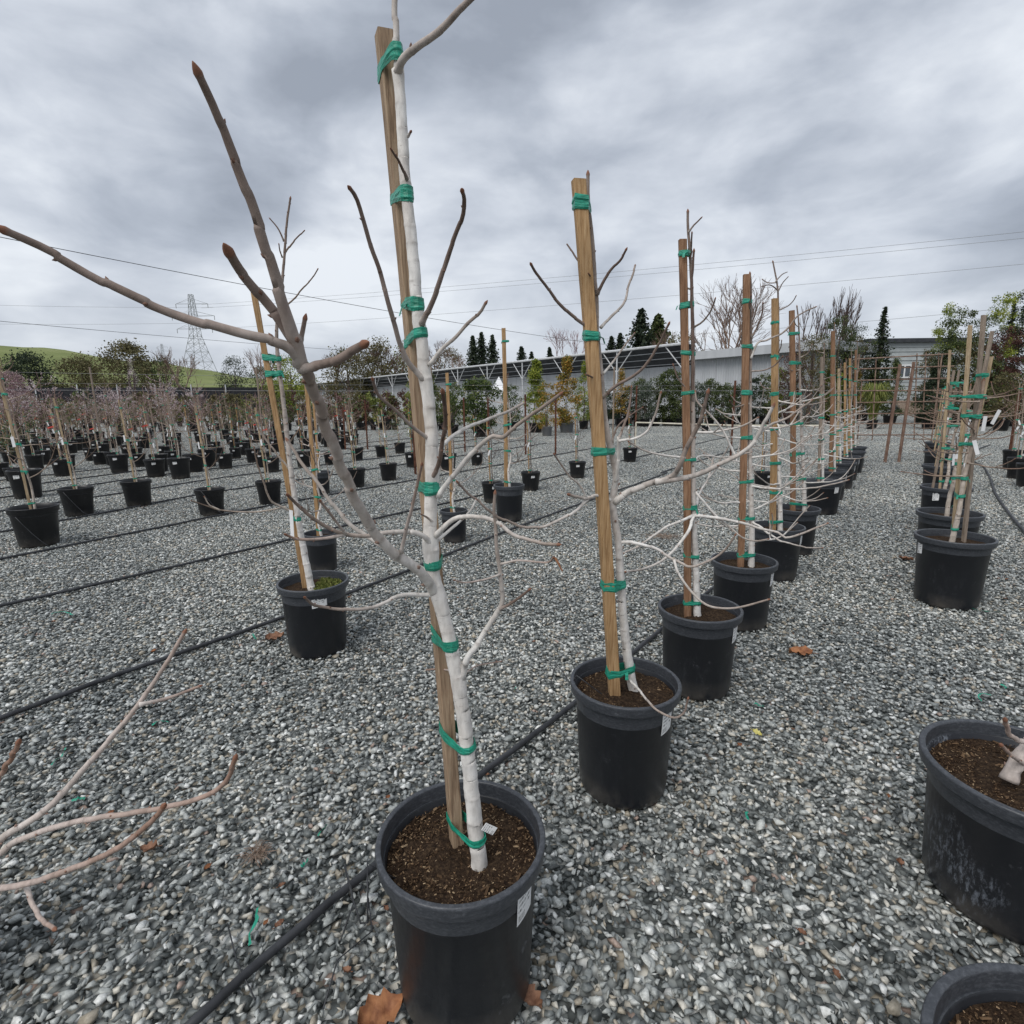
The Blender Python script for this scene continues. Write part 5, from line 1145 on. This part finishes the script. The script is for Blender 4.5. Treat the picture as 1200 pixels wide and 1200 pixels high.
# rows of low leafy stock between the field and the shed
rg2 = random.Random(3); SP = []
for k, st in enumerate(('olive', 'brownish', 'grassy', 'redbrown')):
    t = empty('potted_shrub', (0, 0, 0), ['olive leafy', 'brown-green', 'yellow-green', 'reddish'][k] + ' shrub in small black pot, in the nursery stock rows far back', 'shrub', 'stock rows far back, ' + ['olive', 'brown-green', 'yellow-green', 'reddish'][k]); pot(t, 'plain', .2, .36, 'pot_far', 14); m = MB(); crown(m, random.Random(300 + k), 'round', .95, 1.15, .36, 520, .09, 18); tag(m.build('foliage', 'fol_' + st, t), kind='stuff'); SP.append([t, 0])
for px in range(-20, 530, 9):
    for by in (505.5, 499.5, 495):
        if rg2.random() < (.25 if by > 500 else .12): continue
        g = G(px + rg2.uniform(-4, 4), by - (px * .0125 - 3) * .6); i = rg2.choice((0, 0, 1, 1, 2, 3)); pr = SP[i]; o = pr[0] if not pr[1] else copy_tree(pr[0]); pr[1] = 1
        o.location = (g.x, g.y, 0); s = rg2.uniform(.8, 1.35); o.scale = (s, s, s * rg2.uniform(.9, 1.3)); o.rotation_euler = (0, 0, rg2.uniform(0, 6.28))

# ------------------------------------------------------------------ pylons and lines
def pylon(px, Y, topy, boty, label):
    tp = PY(px, topy, Y); bt = PY(px, boty, Y); H = tp.z - bt.z; t = empty('transmission_tower', (bt.x, bt.y, bt.z), label, 'pylon', 'transmission towers on the hill'); wb = H * .17; r = .0016 * H
    def wz(f): return wb * (1 - f / .55 * .72) if f < .55 else wb * .28 * (1 - (f - .55) / .45 * .6)
    m = MB(); lv = [0, .14, .27, .38, .47, .55, .63, .71, .79, .87, .94, 1.0]; C = lambda f: [Vector((sx * wz(f), sy * wz(f), f * H)) for sx, sy in ((-1, -1), (1, -1), (1, 1), (-1, 1))]
    for a, b in zip(lv, lv[1:]):
        A, B = C(a), C(b)
        for i in range(4): m.tube([A[i], B[i]], r * 1.6, 4); m.tube([A[i], B[(i + 1) % 4]], r, 3); m.tube([A[(i + 1) % 4], B[i]], r, 3); m.tube([B[i], B[(i + 1) % 4]], r, 3)
    m.build('lattice', 'tower', t)
    for f, l in ((.63, .20), (.77, .24), (.90, .18)):
        m = MB()
        for s in (-1, 1):
            e = Vector((s * l * H, 0, f * H)); w_ = wz(f)
            for y in (-w_, w_): m.tube([(s * w_, y, f * H), e], r, 3); m.tube([(s * w_, y, (f + .05) * H), e], r, 3)
            m.tube([e, e - Vector((0, 0, .045 * H))], r * 2, 4)
        m.build('cross_arm', 'tower', t)
pylon(236, 340, 345, 452, 'tall steel lattice pylon on the hill, the nearer of two'); pylon(194, 640, 403, 440, 'small distant lattice pylon left of the tall one')
def line(name, A, B, sag, r, mat, label, grp, n=24):
    A, B = Vector(A), Vector(B); m = MB(); m.tube([A.lerp(B, i / n) - Vector((0, 0, sag * 4 * (i / n) * (1 - i / n))) for i in range(n + 1)], r, 5); o = m.build(name, mat); return tag(o, label, 'cable', grp)
line('overhead_cable', PY(-420, 192, 14), PY(712, 404, 44), .35, .012, 'cable', 'upper thick dark cable sagging down to the shed roof', 'overhead cables')
line('overhead_cable', PY(-420, 335, 20), PY(520, 417, 64), .3, .012, 'cable', 'lower dark cable reaching the far end of the shed', 'overhead cables')
for (xa, ya, xb, yb, dA, dB) in ((236, 357, 1330, 258, 340, 190), (236, 361, 1330, 266, 342, 192), (236, 386, 1330, 297, 340, 190), (250, 378, -300, 372, 338, 300), (250, 360, -300, 345, 338, 300), (640, 400, 1330, 345, 240, 190)):
    line('power_line', PY(xa, ya, dA), PY(xb, yb, dB), 2.0, .055, 'wire', 'thin power line strung across the grey sky', 'power lines across the sky')

# ------------------------------------------------------------------ posts, wires, rails, trellis
RPOST = []
def tpost(px, by, ty, lab='rusty steel post standing in the gravel between the hoses', grp='rusty posts', w_=.05):
    g = G(px, by); q = PY(px, ty, g.y); m = MB(); h = q.z; m.box((0, 0, h / 2 - .05), (w_, .014, h + .1)); m.box((0, .022, h / 2 - .05), (.014, .044, h + .098)); 
    for k in range(int(h / .18)): m.box((0, -.010, .15 + k * .18), (.02, .014, .03))
    o = m.build('rusty_post', 'rust'); o.location = (g.x, g.y, 0); o.rotation_euler = (0, 0, random.Random(px).uniform(-.3, .3)); tag(o, lab, 'post', grp); RPOST.append((g.x, g.y, h)); return o
for px, by, ty in ((545, 530, 466), (573, 532, 467), (616, 533, 462), (651, 533, 462), (744, 526, 452), (856, 536, 446), (431, 527, 470), (405, 527, 477), (487, 556, 478)): tpost(px, by, ty)
tpost(1181, 546, 458, 'dark rusty post by the pots beside the right-hand hose', 'rusty posts', .07)
def rail():
    a = G(744, 526); b = G(856, 535); za = PY(744, 495, a.y).z; e = G(960, 537); t = empty('pipe_rail', (a.x, a.y, 0), 'cream pipe rail carried on rusty posts behind the white-trunked row', 'rail'); o = Vector((a.x, a.y, 0)); m = MB()
    m.tube([Vector((0, -.06, za)), Vector((b.x - o.x, b.y - o.y - .06, za)), Vector((e.x - o.x, e.y - o.y - .06, za))], .022, 8); m.build('rail', 'pvc', t); m = MB(); m.tube([(0, -.06, 0), (0, -.06, za)], .024, 8); m.build('upright', 'pvc', t)
rail()
line('trellis_wire', PY(-90, 434, 17), PY(720, 446, 17.5), .03, .004, 'wire', 'taut trellis wire strung above the field of bare trees', 'trellis wires')
line('trellis_wire', PY(-90, 448, 17), PY(1000, 452, 17.5), .03, .004, 'wire', 'taut trellis wire strung above the field of bare trees', 'trellis wires')
line('trellis_wire', PY(-90, 456.5, 17), PY(1000, 457.5, 17.5), .03, .006, 'wire', 'taut trellis wire strung above the field of bare trees', 'trellis wires')
def wirepost(px, Y, ty):
    q = PY(px, ty, Y); m = MB(); m.tube([(0, 0, -.1), (0, 0, q.z)], .026, 8); o = m.build('trellis_post', 'old_wood'); o.location = (q.x, q.y, 0); tag(o, 'slim grey post carrying the trellis wires', 'post', 'trellis posts')
for px in (-90, 105, 300, 505, 720, 1000): wirepost(px, 17.06 + .5 * (px + 90) / 1090, 430 if px < 900 else 448)
def trellis():
    b0 = G(1037, 542); Y = b0.y; o = Vector((b0.x, Y, 0)); t = empty('garden_trellis', o, 'leaning rusty steel trellis panel with two wooden posts standing on the gravel', 'trellis'); L = lambda px, py, y=0: PY(px, py, Y + y) - o
    for (a, b) in (((1037, 542), (1055, 427)), ((1053, 542), (1071, 424))):
        m = MB(); p, q = L(*a), L(*b); m.tube([p - Vector((0, 0, .05)), q], .034, 6); m.build('post', 'brown_post', t)
    for yl, yr in ((421, 414.5), (432.6, 429), (446, 443), (458, 457.5), (472, 470), (485, 484), (496.5, 496.5), (509.7, 509.5)):
        m = MB(); m.tube([L(1001, yl, .045), L(1060, (yl + yr) / 2, .045), L(1118, yr, .045)], .014, 6); m.build('bar', 'rust_pale', t)
    for x, a, b in ((1009, 446, 515), (1026, 421, 516), (1075, 414, 516), (1086, 413, 480), (1101, 413, 512), (1114, 413, 500)):
        m = MB(); m.tube([L(x + (1060 - x) * .02, a, .07), L(x - 4, b, .07)], .012, 6); m.build('upright', 'rust_pale', t)
    for x, y in ((1003, 545), (1100, 545)):
        m = MB(); g = G(x, y) - o; m.tube([Vector((L(x + 4, 440).x, .05, -.05)), L(x + 4, 415, .05)], .016, 6); m.build('end_post', 'rust_pale', t)
trellis()

# ------------------------------------------------------------------ hoses and small things on the gravel
def hose(pts, r, label, grp, name='irrigation_hose', seed=0, wig=.012):
    rng = random.Random(seed); P, L = resample(catmull([Vector((p[0], p[1], (p[2] if len(p) > 2 else r + .010))) for p in pts], 6), .12); out = []; a = rng.uniform(0, 6)
    for i, p in enumerate(P): out.append(p + Vector((math.sin(i * .13 + a) * wig + rng.uniform(-.002, .002), math.cos(i * .11 + a) * wig, rng.uniform(-.0015, .003))))
    m = MB(); m.tube(out, r, 10 if r > .01 else 6); return tag(m.build(name, 'hose', None, True), label, 'hose', grp)
def row_pts(off, s0, s1, n=12): return [tuple((u_ * (s0 + (s1 - s0) * i / n) + v_ * (off + .03 * math.sin(i * 1.7 + off)))[:2]) for i in range(n + 1)]
h1 = [tuple(G(*q)[:2]) for q in ((180, 1250), (240, 1195), (330, 1112), (440, 1020), (560, 915), (670, 830), (770, 745), (850, 680))] + [tuple((u_ * s + v_ * -1.15)[:2]) for s in (5.5, 8, 11, 14)]
hose(h1, .0125, 'thick black irrigation hose running behind the white-trunked row', 'irrigation hoses', seed=1, wig=.006)
h2 = [tuple(G(*q)[:2]) for q in ((-120, 892), (0, 848), (150, 791), (330, 727), (470, 674), (570, 634), (680, 592), (780, 556))] + [tuple((u_ * s + v_ * -4.0)[:2]) for s in (11, 14, 18)]
hose(h2, .0125, 'black irrigation hose passing behind the pot with the crooked label', 'irrigation hoses', seed=2)
h3 = [tuple(G(*q)[:2]) for q in ((-120, 742), (0, 713), (150, 679), (330, 637), (430, 612), (570, 580))] + [tuple((u_ * s + v_ * -5.6)[:2]) for s in (11, 14, 18, 22)]
hose(h3, .0125, 'black irrigation hose crossing open gravel in front of the field pots', 'irrigation hoses', seed=3)
for i, (xa, ya, xb, yb) in enumerate(((0, 658, 300, 597), (0, 626, 240, 580), (0, 601, 260, 561), (0, 585, 200, 556), (0, 574, 200, 548), (0, 564, 250, 536))):
    A, B = G(xa, ya), G(xb, yb); d = (B - A).normalized(); e = (u_ * .8 + d * .2).normalized()
    pts = [tuple((A - d * 2)[:2]), tuple(A[:2]), tuple(A.lerp(B, .5)[:2]), tuple(B[:2])] + [tuple((B + e * s)[:2]) for s in (3, 7, 12)]
    hose(pts, .0125, 'black irrigation hose lying between rows of field pots', 'hoses between field rows', seed=10 + i)
hose([tuple(G(*q)[:2]) for q in ((1260, 690), (1205, 630), (1183, 605), (1166, 580), (1160, 562), (1152, 548), (1140, 540), (1146, 528), (1160, 522))], .016, 'black hose snaking over gravel beside the wide pot row', 'irrigation hoses', seed=30, wig=.004)
hose([(*G(400, 1110)[:2], .02), (*G(415, 1065)[:2], .03), (*G(405, 1045)[:2], .12), (-.352, 1.07, .30), (-.350, 1.11, .42), (-.335, 1.12, .449), (-.31, 1.125, .444), (-.285, 1.13, .40), (-.28, 1.13, .38)], .0022, 'thin black drip tube looping over the rim of the front pot', 'drip tubes', 'drip_tube', 31, .0)
hose([(*G(380, 1190)[:2], .02), (*G(402, 1120)[:2], .025), (*G(440, 1095)[:2], .025), (*G(432, 1060)[:2], .022)], .0022, 'thin black drip tube lying beside the front pot', 'drip tubes', 'drip_tube', 32, .0)
hose([(*G(645, 808)[:2], .02), (*G(652, 800)[:2], .10), (.22, 1.98, .42), (.225, 1.985, .458), (.27, 1.96, .44), (.33, 1.93, .40)], .0022, 'thin black drip tube over the rim of the tan-staked pot', 'drip tubes', 'drip_tube', 33, .0)
hose([(*G(300, 1180)[:2], .02), (*G(292, 1150)[:2], .02), (*G(275, 1130)[:2], .02), (*G(268, 1090)[:2], .02)], .0022, 'thin black drip tube curling near the thick hose', 'drip tubes', 'drip_tube', 34, .0)
for (x, y, Rr, s) in ((-5.19, 5.97, .22, 1), (-6.0, 7.62, .2, 1), (-4.13, 7.57, .19, 0)):
    hose([(x + .0, y - Rr + .02, .36), (x - .04, y - Rr - .01, .40), (x - .02, y - Rr - .012, .36), (x + .08, y - Rr + .012, .2), (x + .17, y - Rr * .72, .05), (x + .24, y - Rr * .8, .015)], .004, 'thin drip tube hanging down the side of a field pot', 'drip tubes on field pots', 'drip_tube', 40 + s, 0)

def ground_leaf(px, py, size, mat, seed, label, grp='fallen leaves on the gravel'):
    rng = random.Random(seed); g = G(px, py, .015); m = MB(); N = 9; W = 4; V = []
    for i in range(N + 1):
        t = i / N; w_ = size * .34 * (math.sin(math.pi * t ** .8) ** .7 + .02) * (1 + .28 * math.sin(i * 2.3 + seed))
        for j in range(W + 1):
            f = j / W * 2 - 1; V.append(((t - .5) * size, f * w_, size * (.16 * f * f + .22 * (t - .5) ** 2 + rng.uniform(-.03, .03) + .05 * math.sin(i * 1.9 + f * 3)) + abs(f) * .002))
    m.add(V, [(i * (W + 1) + j, i * (W + 1) + j + 1, (i + 1) * (W + 1) + j + 1, (i + 1) * (W + 1) + j) for i in range(N) for j in range(W)])
    m.tube([(-.75 * size, 0, .004), (-.5 * size, 0, .06 * size)], .0013, 4)
    o = m.build('fallen_leaf', mat, None, True); o.location = (g.x, g.y, .016); o.rotation_euler = (rng.uniform(-.25, .25), rng.uniform(-.25, .25), rng.uniform(0, 6.28)); tag(o, label, 'leaf', grp)
LV = [(447, 1190, .115, 'leaf_orange', 'large curled orange-brown leaf at the foot of the front pot'), (622, 1172, .07, 'leaf_brown', 'pale dry leaf tucked against the front pot'), (176, 995, .06, 'leaf_brown', 'red-brown leaf under the low pale branches'), (887, 860, .045, 'leaf_yellow', 'small yellow leaf on the gravel'),
 (938, 766, .13, 'leaf_orange', 'broad orange-brown leaf between the two pot rows'), (1062, 656, .12, 'leaf_brown', 'brown leaf beside the wide labelled pot'), (322, 748, .12, 'leaf_brown', 'long brown leaf before the pot with crooked label')]
for i, q in enumerate(LV): ground_leaf(q[0], q[1], q[2], q[3], i, q[4])
rl_ = random.Random(6)
for i in range(30):
    px, py = rl_.uniform(20, 1180), rl_.uniform(650, 1190)
    ground_leaf(px, py, rl_.uniform(.015, .035), rl_.choice(('leaf_brown', 'leaf_brown', 'leaf_orange')), 100 + i, 'tiny dry leaf scrap on the gravel', 'tiny dry leaf scraps')
def scrap(px, py, l, seed):
    rng = random.Random(seed); g = G(px, py, .02); m = MB(); V = []; a = rng.uniform(0, 6.28)
    c = Vector((0, 0, .004)); tw = rng.uniform(-.5, .5)
    for i in range(9):
        s = Vector((-math.sin(a) * math.cos(tw), math.cos(a) * math.cos(tw), math.sin(tw))) * rng.uniform(.003, .006); V += [c - s, c + s]
        c = c + Vector((math.cos(a), math.sin(a), 0)) * l / 8; c.z = .004 + rng.uniform(0, .010); a += rng.uniform(-.55, .55); tw += rng.uniform(-.5, .5)
    m.add(V, [(2 * i, 2 * i + 1, 2 * i + 3, 2 * i + 2) for i in range(8)]); o = m.build('tape_scrap', 'tape'); o.location = (g.x, g.y, .018); tag(o, 'scrap of green tie tape on the gravel', 'tape', 'tape scraps')
for i, (px, py, l) in enumerate(((296, 743, .12), (178, 850, .08), (84, 938, .05), (60, 897, .11), (373, 980, .05), (363, 1008, .04), (605, 805, .05), (293, 1108, .13), (1150, 822, .12), (895, 829, .05), (877, 952, .05), (1172, 718, .16), (690, 557, .2), (470, 620, .1), (60, 720, .2), (1175, 808, .07))): scrap(px, py, l, i)
def dry_clump(px, py, s, seed, label):
    rng = random.Random(seed); g = G(px, py); m = MB()
    for i in range(70):
        a = rng.uniform(0, 6.28); l = s * rng.uniform(.4, 1); p = Vector((rng.gauss(0, s * .25), rng.gauss(0, s * .2), .012)); d = Vector((math.cos(a), math.sin(a), 0)); m.tube([p, p + d * l * .5 + Vector((0, 0, rng.uniform(.004, .02))), p + d * l + Vector((0, 0, rng.uniform(0, .01)))], .0011, 3, True, age=.5, ring=0., bud=0.)
    o = m.build('dry_root_clump', 'bark_field'); o.location = (g.x, g.y, .004); tag(o, label, 'plant debris')
dry_clump(302, 1006, .06, 1, 'tuft of dry roots lying on the gravel'); dry_clump(780, 630, .22, 2, 'patch of dry brown debris on the gravel behind the row')
